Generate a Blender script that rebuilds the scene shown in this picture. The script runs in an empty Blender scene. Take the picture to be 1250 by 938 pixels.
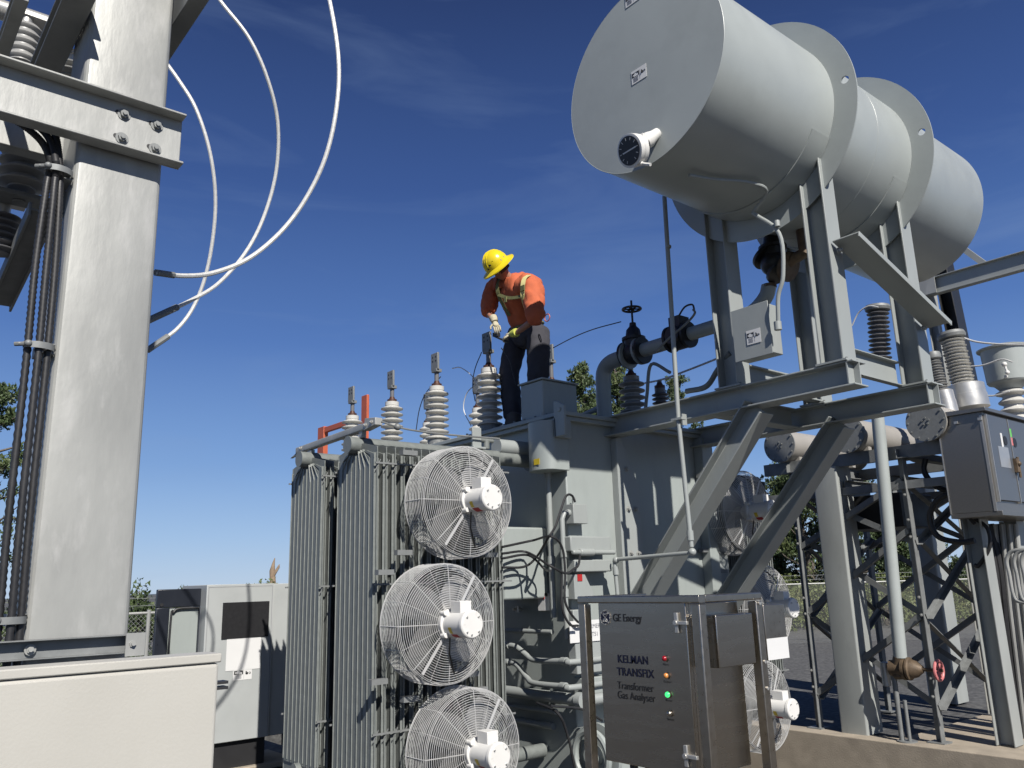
import bpy, bmesh, math, random
from mathutils import Vector as V, Matrix
random.seed(7)
R = math.radians
sc = bpy.context.scene
col = sc.collection

# ------------------------------------------------------------------ survey of the site
# World axes follow the transformer: +X away to the right, +Y away to the left, Z up. Camera stands at (0,0,1.7).
F = 1010.0; CAM = V((0, 0, 1.7)); TH = math.atan(.2405); AZ = R(50.2)
H_ = V((math.cos(AZ), math.sin(AZ), 0)); RT = V((math.sin(AZ), -math.cos(AZ), 0)); ZZ = V((0, 0, 1))
FW = H_ * math.cos(TH) + ZZ * math.sin(TH); UP0 = -H_ * math.sin(TH) + ZZ * math.cos(TH)
n_ = math.hypot(.0297, .9996); IU = (-.0297 / n_, -.9996 / n_); IR = (-IU[1], IU[0])
def at(px, py, X=None, Y=None, Z=None, D=None):
    a, b = px - 625., py - 469.
    v = FW * F + RT * (a * IR[0] + b * IR[1]) + UP0 * (a * IU[0] + b * IU[1])
    if X is not None: t = X / v.x
    elif Y is not None: t = Y / v.y
    elif Z is not None: t = (Z - CAM.z) / v.z
    else: t = D / v.dot(FW)
    return CAM + v * t

GZ = -.2     # yard level

# ------------------------------------------------------------------ mesh builder
SPLIT = {'stiffener','flexible_conduit','header_pipe','spacer_rod','control_cable','mounting_foot','bolt','screw','latch','saddle','cable_gland','terminal_duct','oil_pipe','strut_bracket','eyes','eyebrows','cap_screw','slot','bolt_hole','mounting_strap','sticker','corner_trim','terminal','bracket','lifting_bar','gas_relay','ground_bracket'}
class MB:
    def __init__(s): s.v = []; s.f = []; s.fl = []
    def add(s, vs, fs):
        o = len(s.v); s.v += [V(p) for p in vs]; s.f += [[o + i for i in f] for f in fs]; return s
    def box(s, x0, x1, y0, y1, z0, z1):
        vs = [(x, y, z) for x in (x0, x1) for y in (y0, y1) for z in (z0, z1)]
        return s.add(vs, [(0,1,3,2),(4,6,7,5),(0,4,5,1),(2,3,7,6),(0,2,6,4),(1,5,7,3)])
    def obox(s, c, a, b, d):
        c = V(c); a = V(a); b = V(b); d = V(d)
        vs = [c + a*i + b*j + d*k for i in (-1,1) for j in (-1,1) for k in (-1,1)]
        return s.add(vs, [(0,1,3,2),(4,6,7,5),(0,4,5,1),(2,3,7,6),(0,2,6,4),(1,5,7,3)])
    def prof(s, p, q, poly, up=(0,0,1), sc1=1.0):
        p = V(p); q = V(q); w = (q - p).normalized(); a = w.cross(V(up)).normalized(); b = a.cross(w)
        n = len(poly)
        vs = [p + a*u + b*v for u, v in poly] + [q + a*u*sc1 + b*v*sc1 for u, v in poly]
        fs = [(i, (i+1) % n, n + (i+1) % n, n + i) for i in range(n)]
        return s.add(vs, fs + [tuple(range(n))[::-1], tuple(range(n, 2*n))])
    def cyl(s, p, q, r, r2=None, n=24):
        r2 = r if r2 is None else r2
        p = V(p); q = V(q); w = (q - p).normalized()
        a = w.orthogonal().normalized(); b = w.cross(a)
        c = [(math.cos(2*math.pi*i/n), math.sin(2*math.pi*i/n)) for i in range(n)]
        vs = [p + (a*u + b*v)*r for u, v in c] + [q + (a*u + b*v)*r2 for u, v in c]
        fs = [(i, (i+1) % n, n + (i+1) % n, n + i) for i in range(n)]
        return s.add(vs, fs + [tuple(range(n))[::-1], tuple(range(n, 2*n))])
    def lathe(s, p, axis, prof, n=32):
        p = V(p); w = V(axis).normalized(); a = w.orthogonal().normalized(); b = w.cross(a)
        vs = []; m = len(prof)
        for t, r in prof:
            for i in range(n):
                an = 2*math.pi*i/n; vs.append(p + w*t + (a*math.cos(an) + b*math.sin(an))*max(r, 1e-4))
        fs = [(j*n+i, j*n+(i+1) % n, (j+1)*n+(i+1) % n, (j+1)*n+i) for j in range(m-1) for i in range(n)]
        fs += [tuple(range(n))[::-1], tuple(range((m-1)*n, m*n))]
        return s.add(vs, fs)
    def tube(s, path, r, n=8, closed=False, ra=None):
        P = [V(p) for p in path]; m = len(P); vs = []; prev = None
        for k in range(m):
            if closed: t = P[(k+1) % m] - P[k-1]
            else: t = P[min(k+1, m-1)] - P[max(k-1, 0)]
            t.normalize()
            if prev is None: a = t.orthogonal().normalized()
            else:
                a = prev - t*prev.dot(t); a.normalize()
            prev = a; b = t.cross(a); rr = ra[k] if ra else r
            for i in range(n):
                an = 2*math.pi*i/n; vs.append(P[k] + (a*math.cos(an) + b*math.sin(an))*rr)
        fs = [(k*n+i, k*n+(i+1) % n, (k+1)*n+(i+1) % n, (k+1)*n+i) for k in range(m-1) for i in range(n)]
        if closed: fs += [((m-1)*n+i, (m-1)*n+(i+1) % n, (i+1) % n, i) for i in range(n)]
        else: fs += [tuple(range(n))[::-1], tuple(range((m-1)*n, m*n))]
        return s.add(vs, fs)
    def ring(s, c, u, v, r, rw, n=48, k=4):
        c = V(c); u = V(u).normalized(); v = V(v).normalized()
        return s.tube([c + (u*math.cos(2*math.pi*i/n) + v*math.sin(2*math.pi*i/n))*r for i in range(n)], rw, k, True)
    def plate(s, pts, th):
        P = [V(p) for p in pts]; n = len(P); t = V(th)
        vs = P + [p + t for p in P]
        return s.add(vs, [tuple(range(n)), tuple(range(n, 2*n))[::-1]] + [(i, n+i, n+(i+1) % n, (i+1) % n) for i in range(n)])
    def ribbon(s, path, nrm, w, th):
        P = [V(p) for p in path]; m = len(P); vs = []
        for k in range(m):
            t = (P[min(k+1, m-1)] - P[max(k-1, 0)]).normalized(); nn = V(nrm[k] if isinstance(nrm, list) else nrm).normalized()
            a = t.cross(nn).normalized()
            for x, y in ((-w/2, 0), (w/2, 0), (w/2, th), (-w/2, th)): vs.append(P[k] + a*x + nn*y)
        fs = [(k*4+i, k*4+(i+1) % 4, (k+1)*4+(i+1) % 4, (k+1)*4+i) for k in range(m-1) for i in range(4)]
        return s.add(vs, fs + [(0,1,2,3), tuple((m-1)*4+i for i in (3,2,1,0))])
    def sphere(s, c, rx, ry=None, rz=None, n=20, m=12):
        ry = rx if ry is None else ry; rz = rx if rz is None else rz; c = V(c); vs = []
        for j in range(m+1):
            ph = math.pi*j/m
            for i in range(n):
                th = 2*math.pi*i/n; vs.append(c + V((rx*math.sin(ph)*math.cos(th), ry*math.sin(ph)*math.sin(th), rz*math.cos(ph))))
        return s.add(vs, [(j*n+i, (j+1)*n+i, (j+1)*n+(i+1) % n, j*n+(i+1) % n) for j in range(m) for i in range(n)])
    def mesh(s, name, ang=32):
        me = bpy.data.meshes.new(name); bm = bmesh.new(); vv = [bm.verts.new(p) for p in s.v]
        for f in s.f:
            try: bm.faces.new([vv[i] for i in f])
            except ValueError: pass
        bmesh.ops.recalc_face_normals(bm, faces=bm.faces); bm.to_mesh(me); bm.free()
        for p in me.polygons: p.use_smooth = True
        me.set_sharp_from_angle(angle=R(ang)); return me
    def islands(s):
        par = list(range(len(s.v)))
        def fd(i):
            while par[i] != i: par[i] = par[par[i]]; i = par[i]
            return i
        for f in s.f:
            r = fd(f[0])
            for i in f[1:]: par[fd(i)] = r
        g = {}
        for i in range(len(s.v)): g.setdefault(fd(i), []).append(i)
        G = [(v, [min(s.v[i][k] for i in v)-.002 for k in range(3)], [max(s.v[i][k] for i in v)+.002 for k in range(3)]) for v in g.values()]
        ch = True
        while ch:
            ch = False
            for a in range(len(G)):
                for b in range(a+1, len(G)):
                    if all(G[a][1][k] <= G[b][2][k] and G[b][1][k] <= G[a][2][k] for k in range(3)):
                        G[a] = (G[a][0]+G[b][0], [min(x, y) for x, y in zip(G[a][1], G[b][1])], [max(x, y) for x, y in zip(G[a][2], G[b][2])]); G.pop(b); ch = True; break
                if ch: break
        out = []
        for v, _, _ in G:
            st_ = set(v); mp_ = {}; q = MB()
            for i in sorted(st_): mp_[i] = len(q.v); q.v.append(s.v[i])
            q.f = [[mp_[i] for i in f] for f in s.f if f[0] in st_]; out.append(q)
        return out
    def build(s, name, m, parent=None, bevel=0, ang=32, origin=None):
        if name in SPLIT and parent is not None:
            os_ = [place(q.mesh(name, ang), name, m, parent, bevel, origin) for q in s.islands()]
            return os_[0]
        return place(s.mesh(name, ang), name, m, parent, bevel, origin)

WO = {}
def place(me, name, m, parent=None, bevel=0, origin=None):
    co = [v.co for v in me.vertices]
    if origin is None:
        c = V([(min(v[i] for v in co) + max(v[i] for v in co))/2 for i in range(3)])
        if parent is None: c.z = min(v.z for v in co)
    else: c = V(origin)
    me.transform(Matrix.Translation(-c)); me.materials.clear(); me.materials.append(m)
    o = bpy.data.objects.new(name, me); col.objects.link(o); WO[o.name] = c
    if parent: o.parent = parent; o.location = c - WO[parent.name]
    else: o.location = c
    if bevel:
        b = o.modifiers.new('bevel', 'BEVEL'); b.width = bevel; b.segments = 2; b.limit_method = 'ANGLE'; b.angle_limit = R(40); b.harden_normals = False
    return o
def thing(name, label, cat, loc=(0,0,0), group=None):
    o = bpy.data.objects.new(name, None); col.objects.link(o); o.location = V(loc); o.empty_display_size = .1
    WO[o.name] = V(loc); return tag(o, label, cat, group)
def tag(o, label=None, cat=None, group=None, kind=None):
    if label: o['label'] = label
    if cat: o['category'] = cat
    if group: o['group'] = group
    if kind: o['kind'] = kind
    return o
def copy_tree(o, parent=None, shift=None):
    c = o.copy(); col.objects.link(c); c.parent = parent; WO[c.name] = WO[o.name].copy()
    if shift is not None: c.location = o.location + V(shift); WO[c.name] = WO[o.name] + V(shift)
    for ch in [x for x in bpy.data.objects if x.parent == o]: copy_tree(ch, c)
    return c
def cr(P, k=8, closed=False):
    P = [V(p) for p in P]; n = len(P); out = []
    for i in range(n if closed else n-1):
        p0 = P[i-1] if (i > 0 or closed) else P[0]*2 - P[1]
        p1 = P[i]; p2 = P[(i+1) % n]; p3 = P[(i+2) % n] if (closed or i+2 < n) else P[-1]*2 - P[-2]
        for j in range(k):
            t = j/k
            out.append(.5*((2*p1) + (p2-p0)*t + (2*p0-5*p1+4*p2-p3)*t*t + (3*p1-p0-3*p2+p3)*t**3))
    if not closed: out.append(P[-1])
    return out
def ipoly(w, h, tf=.014, tw=.009):
    a, b = w/2, h/2; c = tw/2
    return [(-a,-b),(a,-b),(a,-b+tf),(c,-b+tf),(c,b-tf),(a,b-tf),(a,b),(-a,b),(-a,b-tf),(-c,b-tf),(-c,-b+tf),(-a,-b+tf)]
def cpoly(w, h, t=.01):   # channel, web at u=0, flanges towards +u
    b = h/2
    return [(0,-b),(w,-b),(w,-b+t),(t,-b+t),(t,b-t),(w,b-t),(w,b),(0,b)]
def lpoly(w, h, t=.01): return [(0,0),(w,0),(w,t),(t,t),(t,h),(0,h)]
def rpoly(w, h, r=.01, k=3):
    out = []
    for cx, cy, a0 in ((w/2-r, h/2-r, 0), (-w/2+r, h/2-r, 90), (-w/2+r, -h/2+r, 180), (w/2-r, -h/2+r, 270)):
        for i in range(k+1):
            an = R(a0 + 90*i/k); out.append((cx + r*math.cos(an), cy + r*math.sin(an)))
    return out
def rectpoly(w, h): return [(-w/2,-h/2),(w/2,-h/2),(w/2,h/2),(-w/2,h/2)]

# ------------------------------------------------------------------ materials
ALB = .72      # base colours are written for exposure 0
def mat(name, c, rough=.5, metal=0.0, var=.08, vs=6.0, bump=.0, bs=60.0, spec=None, c2=None, c2s=3.0, c2lo=.55, c2hi=.7, stretch=(1,1,1), emit=None, rvar=.1):
    c = [x*ALB for x in c]; c2 = [x*ALB for x in c2] if c2 else None
    m = bpy.data.materials.new(name); m.use_nodes = True; nt = m.node_tree; N = nt.nodes; L = nt.links
    b = N['Principled BSDF']; b.inputs['Roughness'].default_value = rough; b.inputs['Metallic'].default_value = metal
    if spec is not None: b.inputs['Specular IOR Level'].default_value = spec
    tc = N.new('ShaderNodeTexCoord'); mp = N.new('ShaderNodeMapping'); mp.inputs['Scale'].default_value = stretch
    L.new(tc.outputs['Object'], mp.inputs['Vector'])
    nz = N.new('ShaderNodeTexNoise'); nz.inputs['Scale'].default_value = vs; nz.inputs['Detail'].default_value = 6; L.new(mp.outputs[0], nz.inputs['Vector'])
    mx = N.new('ShaderNodeMix'); mx.data_type = 'RGBA'
    mx.inputs['A'].default_value = (*[x*(1-var) for x in c], 1); mx.inputs['B'].default_value = (*[min(1, x*(1+var)) for x in c], 1)
    rg = N.new('ShaderNodeMapRange'); rg.inputs[1].default_value = .3; rg.inputs[2].default_value = .7; L.new(nz.outputs[0], rg.inputs[0]); L.new(rg.outputs[0], mx.inputs['Factor'])
    out = mx.outputs['Result']
    if c2:
        n2 = N.new('ShaderNodeTexNoise'); n2.inputs['Scale'].default_value = c2s; n2.inputs['Detail'].default_value = 8; n2.inputs['Roughness'].default_value = .65; L.new(mp.outputs[0], n2.inputs['Vector'])
        r2 = N.new('ShaderNodeMapRange'); r2.inputs[1].default_value = c2lo; r2.inputs[2].default_value = c2hi; L.new(n2.outputs[0], r2.inputs[0])
        m2 = N.new('ShaderNodeMix'); m2.data_type = 'RGBA'; L.new(r2.outputs[0], m2.inputs['Factor']); L.new(out, m2.inputs['A']); m2.inputs['B'].default_value = (*c2, 1)
        out = m2.outputs['Result']
    L.new(out, b.inputs['Base Color'])
    if rvar:
        rr = N.new('ShaderNodeMapRange'); rr.inputs[3].default_value = max(.02, rough-rvar); rr.inputs[4].default_value = min(1, rough+rvar); L.new(nz.outputs[0], rr.inputs[0]); L.new(rr.outputs[0], b.inputs['Roughness'])
    if bump:
        nb = N.new('ShaderNodeTexNoise'); nb.inputs['Scale'].default_value = bs; nb.inputs['Detail'].default_value = 4; L.new(mp.outputs[0], nb.inputs['Vector'])
        bp = N.new('ShaderNodeBump'); bp.inputs['Strength'].default_value = bump; bp.inputs['Distance'].default_value = .01; L.new(nb.outputs[0], bp.inputs['Height']); L.new(bp.outputs[0], b.inputs['Normal'])
    if emit: b.inputs['Emission Color'].default_value = (*emit[:3], 1); b.inputs['Emission Strength'].default_value = emit[3]
    return m
M = {}
PG = (.355, .380, .370)
M['paint'] = mat('grey_machine_paint', PG, .42, 0, .05, 3, .08, 25, c2=(.28,.29,.275), c2s=1.6, c2lo=.55, c2hi=.85, stretch=(1,1,.35))
M['tankpaint'] = mat('grey_tank_paint', (.365,.40,.385), .38, 0, .06, 2, .10, 9, c2=(.28,.305,.295), c2s=2.2, c2lo=.5, c2hi=.9, stretch=(1,1,.4))
M['conspaint'] = mat('conservator_grey_paint', (.425,.46,.45), .36, 0, .035, 2.5, .05, 14, c2=(.37,.40,.39), c2s=2.0, c2lo=.5, c2hi=.85)
M['radpaint'] = mat('radiator_grey_paint', (.205,.222,.212), .45, 0, .10, 20, .15, 80, c2=(.30,.32,.31), c2s=45, c2lo=.62, c2hi=.72)
M['galv'] = mat('galvanised_steel', (.40,.405,.385), .46, .2, .14, 4.5, .12, 30, c2=(.50,.50,.48), c2s=8, c2lo=.52, c2hi=.72, stretch=(1,1,.35))
M['galvd'] = mat('weathered_galvanised_steel', (.25,.26,.258), .55, .2, .15, 6, .08, 40, c2=(.17,.18,.18), c2s=5, c2lo=.5, c2hi=.75)
M['wire'] = mat('galvanised_wire', (.62,.62,.61), .4, .2, .05, 5)
M['steel'] = mat('stainless_steel', (.54,.49,.42), .27, 1.0, .04, 3, .0, 90, stretch=(1,1,8), rvar=.04)
M['steel2'] = mat('brushed_stainless_frame', (.56,.50,.42), .30, 1.0, .05, 30)
M['alu'] = mat('bare_aluminium', (.66,.65,.62), .38, .7, .06, 8)
M['blade'] = mat('fan_blade_metal', (.30,.30,.295), .4, .4, .05, 8)
M['white'] = mat('white_enamel', (.82,.81,.78), .35, 0, .03, 6, c2=(.60,.58,.54), c2s=14, c2lo=.60, c2hi=.75)
M['kiosk'] = mat('kiosk_pale_grey', (.445,.465,.46), .45, 0, .03, 4, .0, 30, c2=(.38,.40,.395), c2s=3, c2lo=.55, c2hi=.9)
M['cream'] = mat('cream_fibreglass', (.54,.525,.475), .5, 0, .03, 3, .06, 120, c2=(.50,.485,.435), c2s=2, c2lo=.5, c2hi=.9)
M['porc'] = mat('light_grey_porcelain', (.62,.61,.57), .22, 0, .05, 6, c2=(.48,.47,.43), c2s=8, c2lo=.6, c2hi=.8)
M['porcd'] = mat('dark_grey_and_shaded_polymer', (.16,.16,.17), .35, 0, .08, 6)  # dark insulator parts, also shade painted onto the rear breaker bushing
M['porcm'] = mat('mid_grey_and_shaded_polymer', (.33,.33,.32), .4, 0, .08, 6)  # grey insulators, also shade painted onto one lid bushing
M['brown'] = mat('oxidised_copper_cap', (.10,.045,.03), .5, .3, .2, 20)
M['black'] = mat('black_rubber', (.022,.022,.024), .5, 0, .2, 20)
M['blackiron'] = mat('black_painted_iron', (.018,.018,.018), .45, 0, .2, 12, .15, 40)
M['brass'] = mat('tarnished_bronze', (.15,.105,.065), .6, .25, .35, 14, .3, 30)
M['orange'] = mat('red_oxide_paint', (.55,.12,.05), .5, 0, .12, 8)
M['redw'] = mat('faded_red_handwheel', (.62,.20,.20), .5, 0, .1, 20)
M['red'] = mat('red_label', (.45,.02,.02), .5, 0, .05)
M['yellow'] = mat('yellow_label', (.75,.55,.03), .5, 0, .05)
M['green'] = mat('green_label', (.15,.55,.10), .5, 0, .05)
M['label'] = mat('white_label', (.78,.78,.77), .45, 0, .02)
M['ink'] = mat('black_ink', (.02,.02,.022), .5, 0, .02)
M['greyink'] = mat('grey_ink', (.22,.22,.24), .5, 0, .02)
M['navy'] = mat('navy_ink', (.006,.007,.03), .5, 0, .02)
M['darkgrey'] = mat('dark_window_glass', (.03,.03,.032), .12, 0, .1, 30)
M['concrete'] = mat('concrete', (.42,.36,.28), .85, 0, .14, 4, .35, 60, c2=(.27,.23,.18), c2s=2.2, c2lo=.52, c2hi=.8)
M['gravel'] = mat('dark_gravel', (.085,.085,.085), .95, 0, .5, 14, .25, 9, c2=(.15,.15,.145), c2s=7, c2lo=.52, c2hi=.68)
M['hill'] = mat('haze_tinted_forest', (.10,.13,.16), .9, 0, .2, .02)  # blue of the distant haze is painted into the forest colour
M['leafd'] = mat('pine_needles', (.060,.095,.030), .6, 0, .45, 2.0, c2=(.15,.18,.06), c2s=1.2, c2lo=.5, c2hi=.7)
M['leafb'] = mat('shrub_leaves', (.11,.14,.04), .6, 0, .4, 2.0, c2=(.22,.22,.08), c2s=1.0, c2lo=.5, c2hi=.7)
M['bark'] = mat('grey_bark', (.13,.11,.09), .85, 0, .3, 8)
M['snag'] = mat('weathered_dead_wood', (.30,.22,.15), .85, 0, .3, 8)
M['shirt'] = mat('orange_work_shirt', (.58,.135,.055), .85, 0, .10, 14, .5, 18)
M['trouser'] = mat('charcoal_work_trousers', (.050,.050,.062), .9, 0, .15, 14, .5, 16)
M['boot'] = mat('grey_boot_leather', (.10,.09,.085), .7, 0, .2, 14)
M['skin'] = mat('skin', (.42,.20,.13), .5, 0, .06, 14)
M['hat'] = mat('yellow_hard_hat', (.85,.66,.02), .25, 0, .03, 6)
M['glove'] = mat('cream_work_glove', (.55,.50,.36), .8, 0, .15, 30, .3, 60)
M['hiviz'] = mat('yellow_green_cuff', (.62,.66,.12), .7, 0, .08, 20)
M['strap'] = mat('pale_yellow_webbing', (.62,.55,.24), .7, 0, .1, 30)
M['strapd'] = mat('olive_webbing', (.16,.16,.06), .7, 0, .2, 30)
M['lred'] = mat('red_lamp_lens', (.35,.01,.02), .2, 0, 0)
M['lamb'] = mat('amber_lamp_lens', (.75,.30,.08), .2, 0, 0)
M['lgrn'] = mat('green_lamp_lens', (.02,.30,.05), .2, 0, 0, emit=(.05,1.0,.2,1.2))
M['cablew'] = mat('bare_aluminium_cable', (.74,.74,.72), .45, .15, .12, 60)
M['bluegrey'] = mat('smoked_blue_door', (.024,.028,.038), .3, .1, .1, 6)

def text(body, pos, right, up, size, m, parent, name='lettering', bold=0.0, align='CENTER', xs=1.0):
    cu = bpy.data.curves.new('t', 'FONT'); cu.body = body; cu.size = size; cu.align_x = align; cu.align_y = 'CENTER'; cu.extrude = .0003; cu.offset = bold; cu.space_character = 1.07 if bold > .0005 else 1.0
    o = bpy.data.objects.new('t', cu); col.objects.link(o)
    dg = bpy.context.evaluated_depsgraph_get(); me = bpy.data.meshes.new_from_object(o.evaluated_get(dg)); bpy.data.objects.remove(o)
    r = V(right).normalized(); u = V(up).normalized(); n = r.cross(u)
    mx = Matrix.Identity(4)
    for i in range(3): mx[i][0] = r[i]*xs; mx[i][1] = u[i]; mx[i][2] = n[i]; mx[i][3] = pos[i]
    me.transform(mx); me.name = name
    return place(me, name, m, parent)
def caution_label(parent, c, right, up, w, h):
    c = V(c); r = V(right).normalized(); u = V(up).normalized(); n = r.cross(u)
    o = MB().obox(c + n*.001, r*w/2, u*h/2, n*.001).build('caution_label', M['label'], parent)
    k = MB(); e = n*.0026
    def bar(x0, x1, y0, y1): k.obox(c + e + r*(x0+x1)/2*w + u*(y0+y1)/2*h, r*abs(x1-x0)/2*w, u*abs(y1-y0)/2*h, n*.0004)
    bar(-.46,.02,.28,.31); bar(-.46,.02,-.02,.01); bar(-.46,-.40,.01,.28); bar(-.04,.02,.01,.28); bar(-.40,-.30,.20,.28); bar(-.40,-.32,.01,.08); bar(-.14,-.04,.20,.28)
    bar(.06,.065,-.4,.35)
    k.sphere(c + e + r*.20*w + u*.05*h, .055*w, .055*w, .055*w, 12, 8)
    k.obox(c + e + r*.26*w + u*.05*h, r*.03*w, u*.10*h, n*.0004); k.obox(c + e + r*.19*w + u*.18*h, r*.03*w, u*.06*h, n*.0004)
    k.ring(c + e + r*.38*w + u*.06*h, r, u, .045*w, .014*w, 16, 4)
    k.build('label_marks', M['ink'], o)
    g = MB()
    for i in range(5): g.obox(c + e + r*(-.22)*w + u*(-.09 - .07*i)*h, r*(.17 - .01*(i % 3))*w, u*.016*h, n*.0004)
    g.build('label_print', M['greyink'], o)
    return o
XR, XU = V((0,-1,0)), V((0,0,1))       # reading directions on a face that looks towards -X
YR, YU = V((1,0,0)), V((0,0,1))        # ... towards -Y
def bolt(mb, p, n, r=.016, h=.014):
    p = V(p); n = V(n).normalized(); mb.cyl(p, p + n*.004, r*1.5, n=16); mb.cyl(p + n*.004, p + n*h, r, n=6); mb.cyl(p + n*h, p + n*(h+.008), r*.55, n=10)

# ------------------------------------------------------------------ camera, light, sky
cam = bpy.data.cameras.new('camera'); co = bpy.data.objects.new('camera', cam); col.objects.link(co)
cx = RT*IR[0] + UP0*IU[0]; cy_ = -(RT*IR[1] + UP0*IU[1]); cz = -FW
mw = Matrix.Identity(4)
for i in range(3): mw[i][0] = cx[i]; mw[i][1] = cy_[i]; mw[i][2] = cz[i]; mw[i][3] = CAM[i]
co.matrix_world = mw; cam.sensor_width = 36; cam.lens = 36*F/1250; cam.clip_end = 6000; cam.clip_start = .05
sc.camera = co
SUN = V((-.30, -1, .88)).normalized()
sl = bpy.data.lights.new('sun', 'SUN'); sl.energy = 5.0; sl.angle = R(.5); sl.color = (1, .955, .89)
so = bpy.data.objects.new('sun', sl); col.objects.link(so); so.rotation_euler = SUN.to_track_quat('Z', 'Y').to_euler(); so.location = (-10, -20, 20)
w = bpy.data.worlds.new('World'); sc.world = w; w.use_nodes = True; nt = w.node_tree; N = nt.nodes; L = nt.links
bg = N['Background']; bg.inputs['Strength'].default_value = .05
sky = N.new('ShaderNodeTexSky'); sky.sky_type = 'NISHITA'; sky.sun_disc = False
sky.sun_elevation = math.asin(SUN.z); sky.sun_rotation = math.atan2(SUN.x, SUN.y); sky.altitude = 400; sky.air_density = 1.0; sky.dust_density = .2; sky.ozone_density = 3.0
tc = N.new('ShaderNodeTexCoord'); mp = N.new('ShaderNodeMapping'); mp.inputs['Scale'].default_value = (1.2, 1.2, 5.5); mp.inputs['Rotation'].default_value = (0, R(18), R(20))
L.new(tc.outputs['Generated'], mp.inputs[0])
cn = N.new('ShaderNodeTexNoise'); cn.inputs['Scale'].default_value = 2.2; cn.inputs['Detail'].default_value = 7; cn.inputs['Roughness'].default_value = .55; cn.inputs['Distortion'].default_value = .6; L.new(mp.outputs[0], cn.inputs['Vector'])
cm = N.new('ShaderNodeMapRange'); cm.inputs[1].default_value = .52; cm.inputs[2].default_value = .9; cm.inputs[3].default_value = 0; cm.inputs[4].default_value = .30; L.new(cn.outputs[0], cm.inputs[0])
sxyz = N.new('ShaderNodeSeparateXYZ'); L.new(tc.outputs['Generated'], sxyz.inputs[0])
rp = N.new('ShaderNodeValToRGB'); L.new(sxyz.outputs[2], rp.inputs[0])     # clear deep-blue air, paler towards the horizon
EXPO = 2**.5
def lin(c): return [((v/255+.055)/1.055)**2.4/.05/EXPO for v in c]
stops = [(0.0,(182,205,232)),(.06,(158,190,230)),(.14,(124,163,218)),(.28,(84,122,188)),(.45,(58,88,150)),(.62,(41,62,112)),(1.0,(28,44,86))]
el = rp.color_ramp.elements
for i, (p, c) in enumerate(stops):
    e = el[i] if i < 2 else el.new(p)
    e.position = p; e.color = (*[v/14 for v in lin(c)], 1)
sc14 = N.new('ShaderNodeVectorMath'); sc14.operation = 'SCALE'; sc14.inputs['Scale'].default_value = 14; L.new(rp.outputs[0], sc14.inputs[0])
m0 = N.new('ShaderNodeMix'); m0.data_type = 'RGBA'; m0.inputs['Factor'].default_value = .88; L.new(sky.outputs[0], m0.inputs['A']); L.new(sc14.outputs[0], m0.inputs['B'])
mx = N.new('ShaderNodeMix'); mx.data_type = 'RGBA'; L.new(cm.outputs[0], mx.inputs['Factor']); L.new(m0.outputs['Result'], mx.inputs['A']); mx.inputs['B'].default_value = (3.4, 4.9, 7.8, 1)
L.new(mx.outputs['Result'], bg.inputs['Color'])
sc.view_settings.view_transform = 'Standard'; sc.view_settings.look = 'None'; sc.view_settings.gamma = 1; sc.view_settings.exposure = .5
sc.render.engine = 'CYCLES'; sc.cycles.max_bounces = 6

# ------------------------------------------------------------------ ground
PX0, PX1, PY0, PY1 = 4.9, 9.78, -6.0, 13.0
g = MB(); S_ = 1500
xs = [-S_, PX0, PX1 + .28, S_]; ys = [-S_, PY0, PY1, S_]
for i in range(3):
    for j in range(3):
        if i == 1 and j == 1: continue
        g.add([(xs[i],ys[j],GZ-.03),(xs[i+1],ys[j],GZ-.03),(xs[i+1],ys[j+1],GZ-.03),(xs[i],ys[j+1],GZ-.03)], [(0,1,2,3)])
fz = -.95
g.add([(PX0,PY0,fz),(PX1+.28,PY0,fz),(PX1+.28,PY1,fz),(PX0,PY1,fz)], [(0,1,2,3)])
for a, b in (((PX0,PY0),(PX1+.28,PY0)), ((PX1+.28,PY0),(PX1+.28,PY1)), ((PX1+.28,PY1),(PX0,PY1)), ((PX0,PY1),(PX0,PY0))):
    g.add([(*a,fz),(*b,fz),(*b,GZ-.03),(*a,GZ-.03)], [(0,1,2,3)])
tag(g.build('ground', M['gravel'], None, origin=(0,0,0)), 'dark grey gravel covering the substation yard', 'ground', kind='structure')
tag(MB().box(PX1, PX1+.30, PY0+.01, PY1-.01, fz+.004, GZ).build('containment_wall', M['concrete'], None, .012),
    'low tan concrete wall edging the pit around the transformer', 'wall')
tag(MB().box(PX1+.304, 12.4, -1, 5.2, GZ-.25, GZ-.008).build('concrete_pad', M['concrete'], None, .01), 'flat tan concrete slab under the circuit breaker frame', 'concrete slab', kind='structure')
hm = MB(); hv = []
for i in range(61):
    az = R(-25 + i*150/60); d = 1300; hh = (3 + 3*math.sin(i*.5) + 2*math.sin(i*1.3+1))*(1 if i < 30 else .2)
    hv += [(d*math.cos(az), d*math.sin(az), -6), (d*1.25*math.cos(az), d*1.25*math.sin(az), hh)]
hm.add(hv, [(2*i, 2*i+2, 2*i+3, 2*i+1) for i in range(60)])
tag(hm.build('hills', M['hill'], None, origin=(0,0,0)), 'low hazy wooded hills far beyond the yard', 'hills', kind='structure')

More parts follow.
